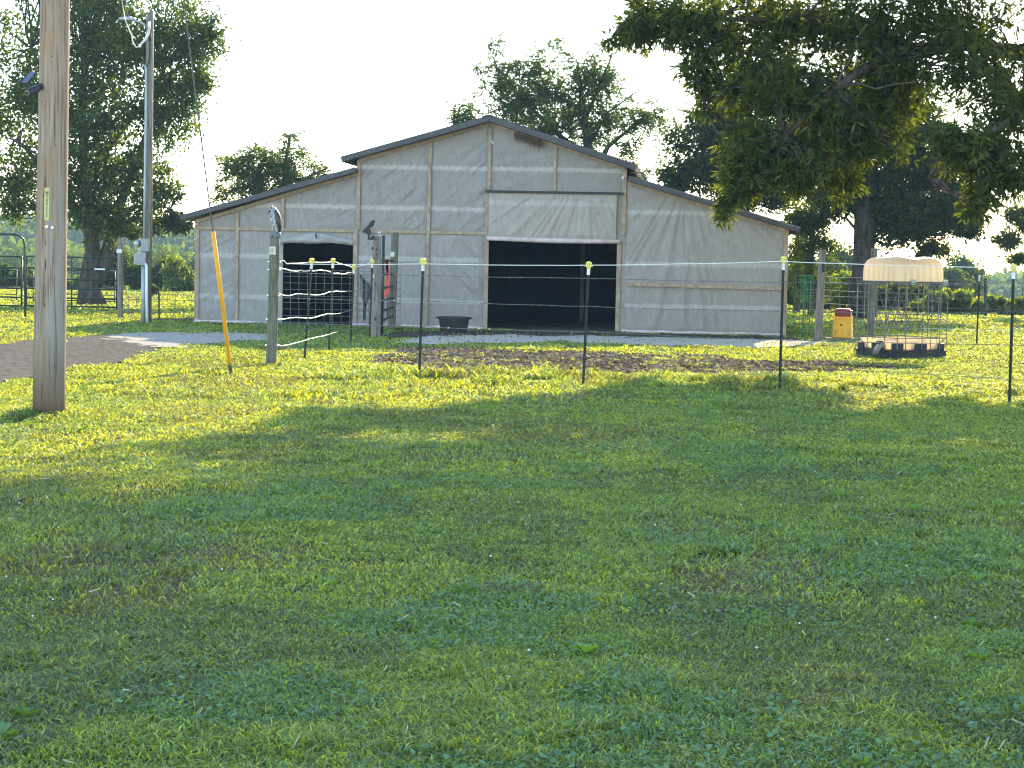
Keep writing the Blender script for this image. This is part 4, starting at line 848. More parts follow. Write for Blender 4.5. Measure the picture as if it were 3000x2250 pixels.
lampn = MB(); lampn.tube([mp2(430, 80), mp2(420, 69, -.05), mp2(400, 62, -.1), mp2(388, 60, -.12)], .018, 8); lampn.build('lamp_arm', M_greymetal, mpo, smooth=True)
cL = mp2(371, 57, -.14); m = MB(); Rg = []
for i in range(9):
    s = i/8; wv = math.sin(math.pi*min(1, .12+s*.8))**.6; c = cL+Vector((-.17+.36*s, 0, 0)); Rg.append([c+Vector((0, math.cos(a)*.10*wv, max(-.3, math.sin(a))*.065*wv)) for a in [2*math.pi*k/12 for k in range(12)]])
m.rings(Rg); m.build('yard_lamp_head', M_greymetal, mpo, smooth=True)
m = MB(); m.tube([cL+Vector((.02, 0, .05)), cL+Vector((.02, 0, .10))], .03, 10); m.build('photocell', M_black, mpo)
pts = [AT(-260,-160,Ym-9), AT(200,-75,Ym-3), mp2(357,0,-.5), mp2(366,55,-.4), mp2(376,82,-.35), mp2(386,105,-.3), mp2(389,125,-.28), mp2(398,138,-.25), mp2(411,137,-.2), mp2(414,128,-.2), mp2(425,117,-.15), mp2(434,100,-.1), mp2(437,80,-.08), mp2(437,64,-.05)]
m = MB(); m.tube(pts, [.012]*7+[.017,.02,.026,.03,.034,.034,.03], 7); o = m.build('service_cable', mat('white_cable_sheath', (.72, .71, .67), rough=.5), None, loc=mp2(437, 64), smooth=True); tag(o, 'thick pale service cable drooping to the top of the thin utility pole', 'cable')
# ================================================================== FENCES
def rpost(name, bpx, bpy_, tpx, tpy, wpx, parent, m_=None, wt=None):
    b = G(bpx, bpy_); t_ = AT(tpx, tpy, b.y); k = b.y/F; m = MB(); r = wpx*k/2; rt = (wt or wpx*.93)*k/2; Rg = []
    for i in range(12):
        s = i/11; c = (b-Vector((0, 0, .08))).lerp(t_, s); rr = r+(rt-r)*s
        Rg.append([c+Vector((math.cos(a)*rr*(1+.04*math.sin(2*a+3*s)+random.uniform(-.012, .012)), math.sin(a)*rr, 0)) for a in [2*math.pi*j/16 for j in range(16)]])
    m.rings(Rg); return m.build(name, m_ or M_oldwood, parent, smooth=True), b, t_
def tpost(bpx, bpy_, tpx, tpy, parent, cap=True, studs=False, label=None, sleeve=True, wob=0):
    b = G(bpx, bpy_); t_ = AT(tpx, tpy, b.y); d = (t_-b); L = d.length; m = MB(); u = d.normalized(); s_top = 1-(.105 if cap else 0)
    top = b+d*s_top; m.beam(b-u*.1, top, .034, .005, (0, 1, 0)); m.beam(b-u*.1+Vector((0, -.014, 0)), top+Vector((0, -.014, 0)), .006, .024, (0, 1, 0))
    n = int(L/.054)
    for i in range(1, n):
        p = b+u*(i*.054)
        if (p-top).dot(u) < -.02: m.box(p+Vector((.004, -.028, 0)), (.010, .010, .012))
    m.beam(b+u*.0+Vector((0, .004, 0)), b-u*.08+Vector((0, .004, 0)), .10, .004, (0, 1, 0))
    o = m.build('t_post', M_tpost, parent)
    if label: o['label'] = label
    if studs:
        q = MB()
        for i in range(2, n-2): p = b+u*(i*.054); q.box(p+Vector((.0135, -.036, 0)), (.012, .006, .014))
        q.build('stud_face', M_galv, o)
    if sleeve:
        s0 = b+d*.905-u*.0; q = MB(); s1 = b+d*.985; s0 = b+d*(.895)
        q.beam(s0, s1, .040, .012, (0, 1, 0)); q.beam(s0+Vector((0, -.016, 0)), s1+Vector((0, -.016, 0)), .014, .03, (0, 1, 0)); q.build('white_sleeve', M_white, o, bevel=.002)
    if cap:
        q = MB(); c = b+d*.945+Vector((0, -.008, 0)); q.tube([c, c+u*.012, c+u*.05, c+u*.054], [.024, .029, .033, .036], 14)
        q.tube([c+u*.054, c+u*.062, c+u*.078, c+u*.088, c+u*.092], [.037, .040, .036, .022, .005], 14); q.tube([c+u*.035+Vector((-.05, -.01, 0)), c+u*.03+Vector((.05, -.01, 0))], .010, 6); q.build('insulator_cap', M_yellow, o, smooth=False, bevel=.002)
    return o, b, t_
def wire(name, pts, r, parent, m_, label=None, sub=6, wob=.004, barbs=False, sides=5):
    P = []
    for a, b_ in zip(pts[:-1], pts[1:]):
        a = Vector(a); b_ = Vector(b_); L = (b_-a).length; n = max(2, int(L/.25)) if sub is None else sub
        for i in range(n):
            t_ = i/n; p = a.lerp(b_, t_); p.z -= .006*L*4*t_*(1-t_)*.5; p += Vector((0, random.uniform(-wob, wob), random.uniform(-wob, wob))); P.append(p)
    P.append(Vector(pts[-1])); m = MB(); m.tube(P, r, sides)
    if barbs:
        for a, b_ in zip(P[:-1], P[1:]):
            for i in range(max(1, int((b_-a).length/.125))):
                c = a.lerp(b_, (i+.5)/max(1, int((b_-a).length/.125))); an = random.random()*3; w_ = Vector((.25, math.cos(an), math.sin(an)))*.016; m.tube([c-w_, c+w_], r*.8, 3, cap=False)
    o = m.build(name, m_, parent)
    if label: o['label'] = label
    return o
# front fence of the pasture
fe = thing('electric_fence', G(1228, 1108), 'near wire fence on four yellow capped steel posts crossing before the barn', 'fence')
T = [tpost(1228, 1108, 1240, 757, fe), tpost(1708, 1131, 1725.5, 767, fe), tpost(2284, 1142, 2296, 750, fe), tpost(2957, 1186, 2970, 774, fe)]
edge = [G(3480, 1212), AT(3490, 790, G(3480, 1212).y)]
TY = [t[1].y-.03 for t in T]+[edge[0].y]
owlb = G(794, 1071)
def fw(pys, name, r, m_, left=None, **k):
    P = [] if left is None else [AT(left[0], left[1], owlb.y-.02)]
    for (px, py), Y in zip(zip((1240, 1726, 2293, 2967, 3480), pys), TY): P.append(AT(px, py, Y))
    return wire(name, P, r, fe, m_, **k)
fw((773, 777, 766, 785, 796), 'polyrope', .0048, M_rope, left=(852, 773), sub=8, wob=.002)
fw((807, 815, 828, 829, 838), 'barbed_wire', .0042, M_wire, left=(822, 797), sub=8, barbs=True)
fw((882, 898, 912, 915, 930), 'barbed_wire', .0042, M_wire, left=(817, 872), sub=8, barbs=True)
fw((957, 972, 996, 1010, 1030), 'barbed_wire', .0042, M_wire, left=(815, 944), sub=8, barbs=True)
fw((1030, 1046, 1068, 1111, 1130), 'barbed_wire', .003, M_wire, left=(812, 1018), sub=8, barbs=True)
# side run from the owl post back to the gate
fs = thing('electric_fence', owlb, 'side wire fence with a white rope and sagging wires coloured white as if sunlit, running back from the owl post to the gate', 'fence')
po, pb1, pt1 = rpost('wood_post', 794, 1071, 806, 695, 31, fs, M_greenpost)
po['label'] = 'thick round wooden post the owl sits on'
Yo = pb1.y-.085; kk = pb1.y/F
m = MB(); m.box(AT(798.5, 734, Yo), (18*kk, .006, 23*kk)); tg = m.build('paper_tag', mat('paper_tag', (.62, .60, .48), (.52, .5, .4), 40, rough=.8), po)
m = MB()
for i in range(5): m.box(AT(797.5-i*.1, 727+i*3.4, Yo-.005), ((11-(i % 2)*3)*kk, .002, 1.0*kk))
m.build('printed_lines', M_black, tg)
m = MB()
for py in (767, 790, 866, 936, 1012):
    s_ = AT(800, py, pb1.y); c = pb1.lerp(pt1, s_.z/pt1.z); m.tube([c+Vector((math.cos(a)*.092, math.sin(a)*.092, .004*math.sin(a))) for a in [2*math.pi*j/14 for j in range(15)]], .004, 4)
m.pieces('wire_wrap', M_wire, po)
A = tpost(892, 1057, 914, 757, fs, studs=True); B_ = tpost(963.5, 1031, 976, 757, fs, studs=True); C_ = tpost(1027, 1008, 1037, 777, fs); D_ = tpost(1082, 996, 1091, 760, fs)
po2, pb2, pt2 = rpost('wood_post', 1100, 992, 1106, 692, 29, fs, M_oldwood, 21); po2['label'] = 'round wooden post carrying the black solar lamp'
m = MB(); Y2 = pb2.y-.11
for (px, py, r_) in ((1101, 700, 3), (1103, 731, 3.4), (1103, 746, 3), (1104, 757, 2.2), (1099, 832, 3.2), (1099, 935, 3.4)): m.tube([AT(px, py-5, Y2), AT(px+1, py, Y2-.01), AT(px, py+5, Y2)], [r_*.3*kk*1.2, r_*kk, r_*.3*kk], 7)
m.pieces('knot', M_bark, po2)
m = MB(); m.box(AT(1094.5, 809, Y2), (5*kk*1.1, .005, 15*kk)); m.build('paper_tag', bpy.data.materials['paper_tag'], po2)
ys = [pb1.y, A[1].y, B_[1].y, C_[1].y, D_[1].y, pb2.y]
def sr(name, pts, r, m_, **k):
    xs_ = [(806, ys[0]), (905, ys[1]), (970, ys[2]), (1032, ys[3]), (1087, ys[4]), (1100, ys[5])]
    P = [AT(px, py, float(np.interp(px, [q[0] for q in xs_], [q[1] for q in xs_]))-.03) for px, py in pts]
    return wire(name, P, r, fs, m_, **k)
sr('polyrope', [(822,764),(833,764),(840,773),(846,772)], .006, M_rope, sub=3)
sr('polyrope', [(846,772),(880,771),(905,769),(916,768),(975,767),(984,768),(1010,776),(1032,781),(1040,781),(1065,777),(1087,769)], .0085, M_rope, sub=3, wob=.001)
sr('sunlit_white_wire', [(818,785),(838,789),(852,793),(870,795),(880,792),(893,795),(905,793),(925,793),(940,791),(955,793),(965,796),(980,801),(992,800),(1000,803),(1012,802),(1020,798),(1030,799)], .0085, M_rope, sub=2, wob=.002)  # sunlit stretches of the loose wires, their brightness put in as white
sr('sunlit_white_wire', [(817,861),(835,866),(850,866),(865,861),(885,861),(910,863),(928,864),(945,862),(965,855),(985,853),(1004,854)], .0085, M_rope, sub=3, wob=.002)
sr('slack_wire', [(1004,854),(1030,854),(1060,849),(1093,845)], .005, M_wire, sub=3)
sr('sunlit_white_wire', [(815,934),(828,935),(850,931),(870,930),(895,932),(915,931),(940,924),(960,919),(975,920)], .0085, M_rope, sub=3, wob=.002)
sr('slack_wire', [(975,920),(1000,917),(1020,910),(1033,907),(1060,905),(1088,901)], .005, M_wire, sub=3)
sr('sunlit_white_wire', [(813,1009),(822,1013),(845,1010),(880,1001),(905,993),(930,987),(955,982)], .0085, M_rope, sub=3, wob=.002)
sr('slack_wire', [(955,982),(975,975),(1000,968),(1033,962),(1060,953),(1090,949)], .005, M_wire, sub=3)
# --- owl decoy on its post
ob = Vector(pt1); ow = thing('owl_decoy', ob, 'grey and black plastic owl decoy perched on the thick fence post', 'decoy')
M_owlf = mat('owl_grey_breast', (.42, .43, .44), (.10, .11, .12), 45, (1, 1, .5), .6, bump=.3, contrast=(.4, .6)); M_owlb = mat('owl_black_wing', (.035, .03, .03), (.02, .02, .02), 30, rough=.35, spec=.5)
def ering(cx, cy, z, rx, ry, n=18): return [ob+Vector((cx+math.cos(a)*rx, cy+math.sin(a)*ry, z)) for a in [2*math.pi*j/n for j in range(n)]]
m = MB(); m.rings([ering(0, 0, .0, .082, .075), ering(.0, 0, .03, .083, .076), ering(.0, 0, .06, .078, .072), ering(.002, 0, .082, .060, .06)]); m.build('rock_base', mat('owl_rock_base', (.14, .16, .19), (.07, .08, .1), 25, rough=.6), ow, smooth=False)
prof_ = [(.018, .07, .045, .05), (.016, .11, .055, .06), (.008, .16, .066, .068), (-.004, .21, .074, .072), (-.010, .26, .074, .072), (-.014, .30, .064, .066), (-.022, .335, .058, .062), (-.030, .37, .058, .062), (-.030, .40, .050, .055), (-.026, .42, .030, .035), (-.024, .428, .010, .012)]
m = MB(); m.rings([ering(cx, 0, z, rx, ry) for cx, z, rx, ry in prof_])
for sy in (-1, 1): m.tube([ob+Vector((-.045, sy*.032, .405)), ob+Vector((-.055, sy*.04, .435)), ob+Vector((-.052, sy*.044, .458))], [.018, .012, .002], 8)
m.build('owl_body', M_owlf, ow, smooth=True)
m = MB(); wp = [(.035, .06, .018, .030), (.045, .10, .028, .05), (.042, .16, .040, .070), (.034, .22, .050, .082), (.022, .28, .052, .080), (.004, .335, .048, .068), (-.006, .375, .036, .055), (-.012, .405, .015, .025)]
m.rings([ering(cx+.010, 0, z, rx, ry) for cx, z, rx, ry in wp]); m.build('owl_wing', M_owlb, ow, smooth=True)
m = MB()
for sy in (-1, 1): c = ob+Vector((-.068, sy*.03-.012, .365)); m.tube([c, c+Vector((-.016, sy*.006-.008, 0))], [.017, .012], 10); m.tube([ob+Vector((-.06, sy*.02-.01, .39)), ob+Vector((-.05, sy*.044-.01, .42))], .006, 6)
m.tube([ob+Vector((-.086, -.01, .352)), ob+Vector((-.098, -.012, .335)), ob+Vector((-.092, -.012, .325))], [.010, .008, .002], 8); m.tube([ob+Vector((-.07, -.03, .325)), ob+Vector((-.04, -.055, .318))], .007, 6)
m.build('owl_face', M_owlb, ow)
# --- solar lamp on the second post
lb0 = AT(1095, 699, pb2.y-.03); sl_ = thing('solar_lamp', lb0, 'black solar flood lamp on a bent bracket clamped to the gate post', 'lamp'); Ys = pb2.y-.03
def s3(px, py, dy=0): return AT(px, py, Ys+dy)
m = MB(); m.beam(s3(1098, 700), s3(1077, 700), .035, .03, (0, 1, 0)); m.beam(s3(1080.5, 701), s3(1080.5, 684), .04, .04, (0, 1, 0)); m.box(s3(1091, 695), (.06, .07, .05)); m.build('bracket', M_black, sl_, bevel=.003)
m = MB(); q = [s3(1061, 678), s3(1077, 662), s3(1084, 664), s3(1088, 686), s3(1083, 690), s3(1078, 687)]; m.prism([p-Vector((0, .07, 0)) for p in q], (0, .14, 0)); m.build('lamp_head', M_black, sl_, bevel=.004)
m = MB(); m.prism([p-Vector((0, .075, 0)) for p in (s3(1076, 664), s3(1084, 655), s3(1088, 648), s3(1092, 645), s3(1099, 647), s3(1094, 661), s3(1087, 666))], (0, .15, 0)); m.build('solar_panel', M_black, sl_, bevel=.003)
m = MB(); m.tube([s3(1081, 652, -.08), s3(1085, 655, -.08)], .006, 5); m.tube([s3(1087, 665, -.06), s3(1093, 672, -.06), s3(1096, 683, -.05), s3(1098, 692, -.05)], .005, 5); m.tube([s3(1084, 676, -.06), s3(1091, 682, -.06), s3(1096, 692, -.05)], .004, 5)
m.tube([s3(1096, 705, -.11), s3(1091, 722, -.12), s3(1091, 742, -.12), s3(1094, 757, -.12), s3(1099, 763, -.12)], .004, 5); m.tube([s3(1092, 724, -.12), s3(1091, 731, -.13)], .02, 7); m.build('lamp_cable', M_black, sl_)
# --- pipe gate seen edge on, between the lamp post and the post behind it
ga0 = G(1121, 984); ga1 = G(1151, 968)
gt_ = thing('pipe_gate', ga0, 'dark green pipe gate seen nearly edge on beside the lamp post', 'gate')
def gg(s, px, py): Y = ga0.y+(ga1.y-ga0.y)*s; return AT(px, py, Y)
m = MB(); m.tube([gg(0, 1118, 979), gg(0, 1124, 690)], .032, 10); gf = m.build('hinge_pipe', M_green, gt_, smooth=True)
m = MB(); m.tube([gg(1, 1150, 966), gg(1, 1154, 763)], .03, 10); m.build('end_pipe', M_green, gt_, smooth=True)
for (y0_, y1_) in ((762, 764), (804, 805), (845, 838), (881, 873), (910, 900), (940, 925)):
    m = MB(); m.tube([gg(0, 1119, y0_), gg(1, 1152, y1_)], .024, 9); m.build('rail', M_green, gt_, smooth=True)
m = MB(); m.tube([gg(.5, 1136, 800), gg(.5, 1135, 930)], .02, 8); m.build('stay_pipe', M_green, gt_)
m = MB(); m.tube([gg(0, 1117, 690), gg(0, 1110, 690)], .006, 6); m.tube([gg(0, 1112, 684), gg(0, 1112, 679)], .025, 10); m.build('insulator', M_white, gt_)
m = MB()
for y_ in (763, 806, 846, 880, 911, 941): m.tube([gg(0, 1121, y_), gg(0, 1114, y_+1)], .018, 8)
m.pieces('rail_end', M_galv, gt_)
fpo, fb3, ft3 = rpost('wood_post', 1147, 969, 1158, 681, 22, None, M_greenpost); 
fpo.name = 'wooden_post'; tag(fpo, 'greenish round gate post with a small paper tag, standing before the grey wall', 'post')
m = MB(); k3 = fb3.y/F; m.box(AT(1150, 745, fb3.y-.09), (11*k3, .006, 14*k3)); m.build('paper_tag', bpy.data.materials['paper_tag'], fpo)
M_str = mat('red_orange_strap', (.70, .09, .05), (.55, .06, .04), 20, rough=.6)
m = MB(); Yq = (ga0.y+ga1.y)/2-.06
for (dx, ln_) in ((-4, 108), (-1.5, 112), (1.5, 98)):
    m.beam(AT(1134+dx, 761, Yq), AT(1136+dx*.4, 800, Yq), .05, .006, (0, 1, 0)); m.beam(AT(1136+dx*.4, 800, Yq), AT(1134+dx*1.3, 761+ln_, Yq-.02), .045, .006, (0, 1, 0))
m.tube([AT(1129, 764, Yq), AT(1134, 760, Yq), AT(1140, 764, Yq)], .028, 8); o = m.build('strap', M_str, None, loc=AT(1134, 800, Yq)); tag(o, 'red orange strap hanging in loops from the top rail of the pipe gate', 'strap')
# --- welded wire panel leaning before the small door
def gridpanel(name, corners, nx, nz, r, m_, label, cat, sag=0):
    a, b_, c, d = corners        # bottom left, bottom right, top right, top left (Vectors)
    m = MB()
    for i in range(nx+1): s = i/nx; m.tube([a.lerp(b_, s), d.lerp(c, s)], r, 4, cap=False)
    for j in range(nz+1): s = j/nz; m.tube([a.lerp(d, s), b_.lerp(c, s)], r, 4, cap=False)
    o = m.build(name, m_, None, loc=a); return tag(o, label, cat)
Yw = G(1000, 972).y
gridpanel('wire_hurdle', [AT(826, 962, Yw), AT(1098, 966, Yw), AT(1100, 795, Yw), AT(826, 790, Yw)], 11, 9, .0055, M_wire, 'wide square mesh wire panel standing across the small dark door', 'wire hurdle')
gridpanel('wire_hurdle', [AT(1048, 955, Yw+.9), AT(1172, 951, Yw+.9), AT(1174, 786, Yw+.9), AT(1051, 785, Yw+.9)], 8, 8, .0055, M_wire, 'dark wire mesh panel behind the lamp post and the strap', 'wire hurdle')
# torn sheeting hanging between the door and the lamp post
m = MB(); Yt_ = Yw+.75; R_ = []
pts_ = [(1052, 800, 1066, 815), (1056, 822, 1082, 830), (1054, 845, 1088, 850), (1058, 868, 1086, 872), (1064, 885, 1076, 890), (1064, 905, 1072, 915), (1063, 935, 1070, 940)]
for i, (x0, y0_, x1, y1_) in enumerate(pts_):
    R_.append([AT(x0+(x1-x0)*j/8, y0_+(y1_-y0_)*j/8+2*math.sin(j*1.7+i), Yt_+.05*math.sin(j*1.9+i*.8)+.03*random.random()) for j in range(9)])
V = [p for r in R_ for p in r]; m.add(V, [(i*9+j, i*9+j+1, (i+1)*9+j+1, (i+1)*9+j) for i in range(len(R_)-1) for j in range(8)])
o = m.build('torn_tarp', mat('dirty_grey_tarp', (.20, .19, .19), (.11, .10, .11), 9, rough=.8, bump=.4), None, loc=AT(1065, 850, Yt_)); sm = o.modifiers.new('thick', 'SOLIDIFY'); sm.thickness = .006
tag(o, 'torn grey tarp hanging on the wire between the small door and the lamp post', 'tarp')
# --- rubber tub
tb = G(1328, 979); kt = tb.y/F; tub = thing('rubber_tub', tb, 'black rubber feed tub on the ground against the grey barn wall', 'tub')
def tring(z, rx, ry): return [tb+Vector((math.cos(a)*rx, .32+math.sin(a)*ry, z)) for a in [2*math.pi*j/36 for j in range(36)]]
W_ = 48*kt; w_ = 38*kt; Ht = 50*kt
m = MB(); m.rings([tring(.0, w_, .27), tring(.04, w_*1.01, .275), tring(Ht-.05, W_*.94, .33), tring(Ht-.05, W_*1.0, .36), tring(Ht, W_*1.01, .362), tring(Ht, W_*.94, .33), tring(Ht-.06, W_*.92, .32), tring(.05, w_*.95, .25)]); m.build('tub_body', mat('black_rubber', (.030, .032, .036), (.02, .022, .025), 12, rough=.55), tub)
m = MB()
for s in (-1, 1): m.tube([tb+Vector((s*W_*.98, .22, Ht-.02)), tb+Vector((s*(W_+.04), .26, Ht-.03)), tb+Vector((s*(W_+.04), .38, Ht-.03)), tb+Vector((s*W_*.98, .42, Ht-.02))], .014, 6)
m.pieces('handle', M_black, tub)
# ================================================================== LEFT PENS
lf = G(353, 934); left = thing('wire_fence', lf, 'low square wire mesh fence between the round post and the left barn corner', 'fence')
rp, rb, rt = rpost('wood_post', 353, 934, 352, 696, 17, left, M_oldwood)
tp_ = tpost(466.5, 942, 464, 786, left, cap=False, sleeve=False)
yl = [rb.y, tp_[1].y, BO.y+.3]
def lw(px): return float(np.interp(px, [353, 466, 575], yl))
m = MB(); px0 = 356
for i in range(10): px = 376+i*23.0; m.tube([AT(px, 934+ (px-353)*.02, lw(px)), AT(px, 858+(px-353)*.02, lw(px))], .006, 4, cap=False)
for py in (860, 876, 895, 913, 932): m.tube([AT(px, py+(px-353)*.02, lw(px)) for px in (356, 420, 466, 520, 571)], .006, 4, cap=False)
m.build('wire_mesh', M_wire, left)
m = MB()
for (p0, p1, p2) in ((772, 776, 785), (806, 812, 822)): m.tube([AT(353, p0, lw(353)-.08), AT(466, p1, lw(466)-.02), AT(571, p2, lw(571))], .004, 4)
m.build('top_wire', M_wire, left)
m = MB(); m.box(AT(349, 736, rb.y-.085), (.12, .008, .09)); m.build('white_tag', M_white, left)
def pipe(name, pts, r, parent, m_=None): m = MB(); m.tube(pts, r, 8); return m.build(name, m_ or M_green, parent, smooth=True)
# bow gate (walk-through frame) at the left edge
Yg = G(74, 931).y; bg_ = thing('bow_gate', G(74, 931), 'tall bow topped green pipe gate frame at the left edge', 'gate')
arc = [AT(74, 930, Yg), AT(73, 800, Yg), AT(72, 720, Yg), AT(69, 702, Yg), AT(60, 692, Yg), AT(45, 687, Yg), AT(0, 686, Yg), AT(-110, 684, Yg), AT(-132, 690, Yg), AT(-142, 705, Yg), AT(-144, 760, Yg), AT(-146, 926, Yg)]
m = MB(); m.tube(arc, .026, 8); m.tube([AT(-146, 926, Yg), AT(74, 930, Yg)], .02, 8); m.build('bow_frame', M_green, bg_, smooth=True)
gl = m = MB(); Yg2 = Yg+.02
gate_ = m.tube([AT(64, 752, Yg2), AT(63, 896, Yg2)], .024, 8).tube([AT(-135, 750, Yg2), AT(-136, 893, Yg2)], .024, 8).build('gate_frame', M_green, bg_, smooth=True)
for py in (752, 785, 817, 845, 871, 896): pipe('rail', [AT(-135, py-4, Yg2), AT(64, py, Yg2)], .020, bg_)
m = MB(); m.tube([AT(63, 757, Yg2), AT(73, 757, Yg2)], .014, 6); m.tube([AT(63, 888, Yg2), AT(73, 888, Yg2)], .014, 6); m.pieces('hinge', M_galv, bg_)
def pen(Y, x0, x1, pys, r, vx, label, drop=8):
    t = thing('pipe_pen_panel', Vector((AT(x0, 900, Y).x, Y, 0)), label, 'pen panel', 'green pipe pen panels')
    for py in pys: pipe('rail', [AT(x0, py, Y), AT(x1, py+(x1-x0)*.02, Y)], r, t)
    for vxx in vx: pipe('upright', [AT(vxx, pys[0]+(vxx-x0)*.02, Y), AT(vxx-1, pys[-1]+drop+(vxx-x0)*.02, Y)], r*.9, t)
    return t
pen(51.5, 74, 345, (751, 784, 816, 844, 871, 895), .025, (78, 211, 343), 'nearer green pipe pen panel, in front of the forked tree trunk', 8)
pen(59, 98, 337, (790, 838, 860, 878), .018, (98, 190, 244, 337), 'farther green pipe pen panel, behind the forked tree trunk', 12)
pen(60, -60, 48, (790, 838, 860, 878), .018, (49,), 'short farther green pipe panel seen through the bow gate', 12)
m = MB(); m.beam(AT(277, 788, 51.4), AT(307, 789, 51.4), .04, .02, (0, 1, 0)); o = m.build('white_tube', M_white, None, loc=AT(290, 788, 51.4)); tag(o, 'short white tube clipped on the second rail of the pen panel', 'tube')
# ================================================================== RIGHT SIDE
o, b_, t_ = rpost('wooden_post', 2397, 1000, 2409, 731, 25, None, M_oldwood, 20); tag(o, 'leaning weathered wooden post between the barn corner and the yellow feeder', 'post')
m = MB(); m.box(AT(2412, 785, b_.y-.085), (.05, .05, .18)); m.build('bracket', M_black, o)
o, b4, t4 = rpost('wooden_post', 2550, 987, 2562, 727, 21, None, M_oldwood, 19); tag(o, 'weathered wooden post standing behind the plastic roofed cage', 'post')
o, b5, t5 = rpost('wooden_post', 2888, 928, 2887, 816, 9, None, M_bark, 8); tag(o, 'short dark wooden post far back in the right hedgerow', 'post')
rf = thing('wire_fence', b4, 'far wire fence running right from the barn behind the cage', 'fence')
tpost(2861, 1012, 2870, 802, rf, cap=False); tpost(2995, 890, 2998, 790, rf, cap=False, sleeve=False)
yr = lambda px: float(np.interp(px, [2310, 2397, 2550, 2861, 3150], [43.0, b_.y+.05, b4.y-.1, G(2861, 1010).y, 37.5]))
def rw(pts, r=.0042, mm=None, name='wire'): wire(name, [AT(px, py, yr(px)-.03) for px, py in pts], r, rf, mm or M_wire, sub=5, wob=.004)
rw([(2318, 805), (2397, 808), (2550, 815), (2700, 818), (2866, 821), (3100, 828)])
for k, (y0_, y1_) in enumerate(((825, 838), (848, 862), (866, 874), (886, 905), (906, 928), (930, 952))): rw([(2318, y0_-2), (2397, y0_), (2550, (y0_+y1_)/2), (2863, y1_), (3100, y1_+8)])
rw([(2560, 958), (2700, 962), (2800, 965), (2862, 968), (3000, 966)], .006, M_rope, 'white_wire')
m = MB()
for px in range(2325, 2560, 27): m.tube([AT(px, 808+(px-2325)*.03, yr(px)), AT(px-2, 975+(px-2325)*.02, yr(px))], .004, 4, cap=False)
m.build('mesh_stay', M_wire, rf)
# green hay rack made of bent bars
gx = G(2352, 990); Yk = gx.y; rk = thing('green_rack', gx, 'bright green bent bar rack leaning on the wire fence at the barn corner', 'rack'); 
for (px, pw) in ((2357, 4.2), (2362, 2.6), (2375, 4.0), (2346, 1.6), (2331, 1.6), (2368, 1.6), (2384, 1.6)):
    wd_ = pw*Yk/F/2; m = MB(); m.tube([AT(px, 808, Yk), AT(px-2, 900, Yk), AT(px-4, 955, Yk-.02), AT(px-6-(pw < 2)*4, 985, Yk-.12)], wd_, 7); m.build('bar', M_brightgreen, rk, smooth=True)
m = MB(); m.tube([AT(2328, 807, Yk), AT(2388, 808, Yk)], .014, 6); m.tube([AT(2326, 870, Yk), AT(2384, 872, Yk)], .010, 6); m.build('cross_bar', M_brightgreen, rk)
# --- yellow feeder on a plank base
fb = G(2474, 1000); kf = fb.y/F; fo = fb+Vector((0, .25, 0))
fdr = thing('feeder_box', fo, 'yellow plastic barrel feeder with a dark red lid standing on planks', 'feeder')
Rf = Matrix.Rotation(math.radians(-14), 3, 'Z')
def fbx(c, d, m_, name, bv=.012): m = MB(); m.box(fo+Rf @ Vector(c), d, Rf); return m.build(name, m_, fdr, bevel=bv)
M_fy = mat('yellow_feeder_plastic', (.78, .40, .03), (.68, .33, .025), 6, rough=.45); M_fr = mat('dark_red_plastic', (.20, .012, .025), (.15, .01, .02), 6, rough=.4)
w0 = 56*kf; zb_ = .075; h0 = 62*kf
m = MB(); hw = w0/2
def rr(z, s, sy=1.0):
    o_ = []
    for (sx_, sy_) in ((-1, -1), (1, -1), (1, 1), (-1, 1)):
        for j in range(5): a = math.atan2(sy_, sx_)-math.pi/4+math.pi/2*j/4; cr = .05; o_.append(fo+Rf @ Vector((sx_*(hw*s-cr)+math.cos(a)*cr, sy_*(.21*s*sy-cr)+math.sin(a)*cr, z)))
    return o_
m.rings([rr(zb_, 1.0), rr(zb_+.02, 1.02), rr(zb_+h0*.55, .98), rr(zb_+h0*.58, .95), rr(zb_+h0*.93, .95), rr(zb_+h0*.95, 1.0), rr(zb_+h0, .98)]); m.build('feeder_body', M_fy, fdr)
z1 = zb_+h0; m = MB(); m.rings([rr(z1, .80), rr(z1+.02, .84), rr(z1+.08, .84), rr(z1+.09, .78), rr(z1+.145, .76), rr(z1+.165, .70)]); m.build('feeder_lid', M_fr, fdr)
m = MB(); m.tube([fo+Rf @ Vector((-.02, -.203, zb_+h0*.60)), fo+Rf @ Vector((-.02, -.22, zb_+h0*.60))], 3.6*kf, 14); m.build('drain_plug', M_fr, fdr)
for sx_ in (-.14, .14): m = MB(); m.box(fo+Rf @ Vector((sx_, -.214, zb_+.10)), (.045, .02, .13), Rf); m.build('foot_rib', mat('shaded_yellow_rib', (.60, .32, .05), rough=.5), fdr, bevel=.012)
fbx((-.19, -.17, z1+.01), (.04, .04, .03), M_fy, 'latch'); fbx((.2, -.17, z1+.01), (.05, .04, .03), M_fy, 'latch'); fbx((-.17, 0, z1+.12), (.05, .2, .03), M_fr, 'lid_grip'); fbx((.17, 0, z1+.12), (.06, .2, .03), M_fr, 'lid_grip')
pk = thing('plank_base', fo, 'weathered grey planks lying under the yellow feeder', 'planks')
for i in range(4): m = MB(); m.box(fo+Vector((-.02+.02*(i % 2), -.32+.19*i, .045)), (.86-.06*(i % 2), .17, .05), Matrix.Rotation(.03*(i-1), 3, 'Z')); m.build('plank', M_oldwood, pk, bevel=.004)
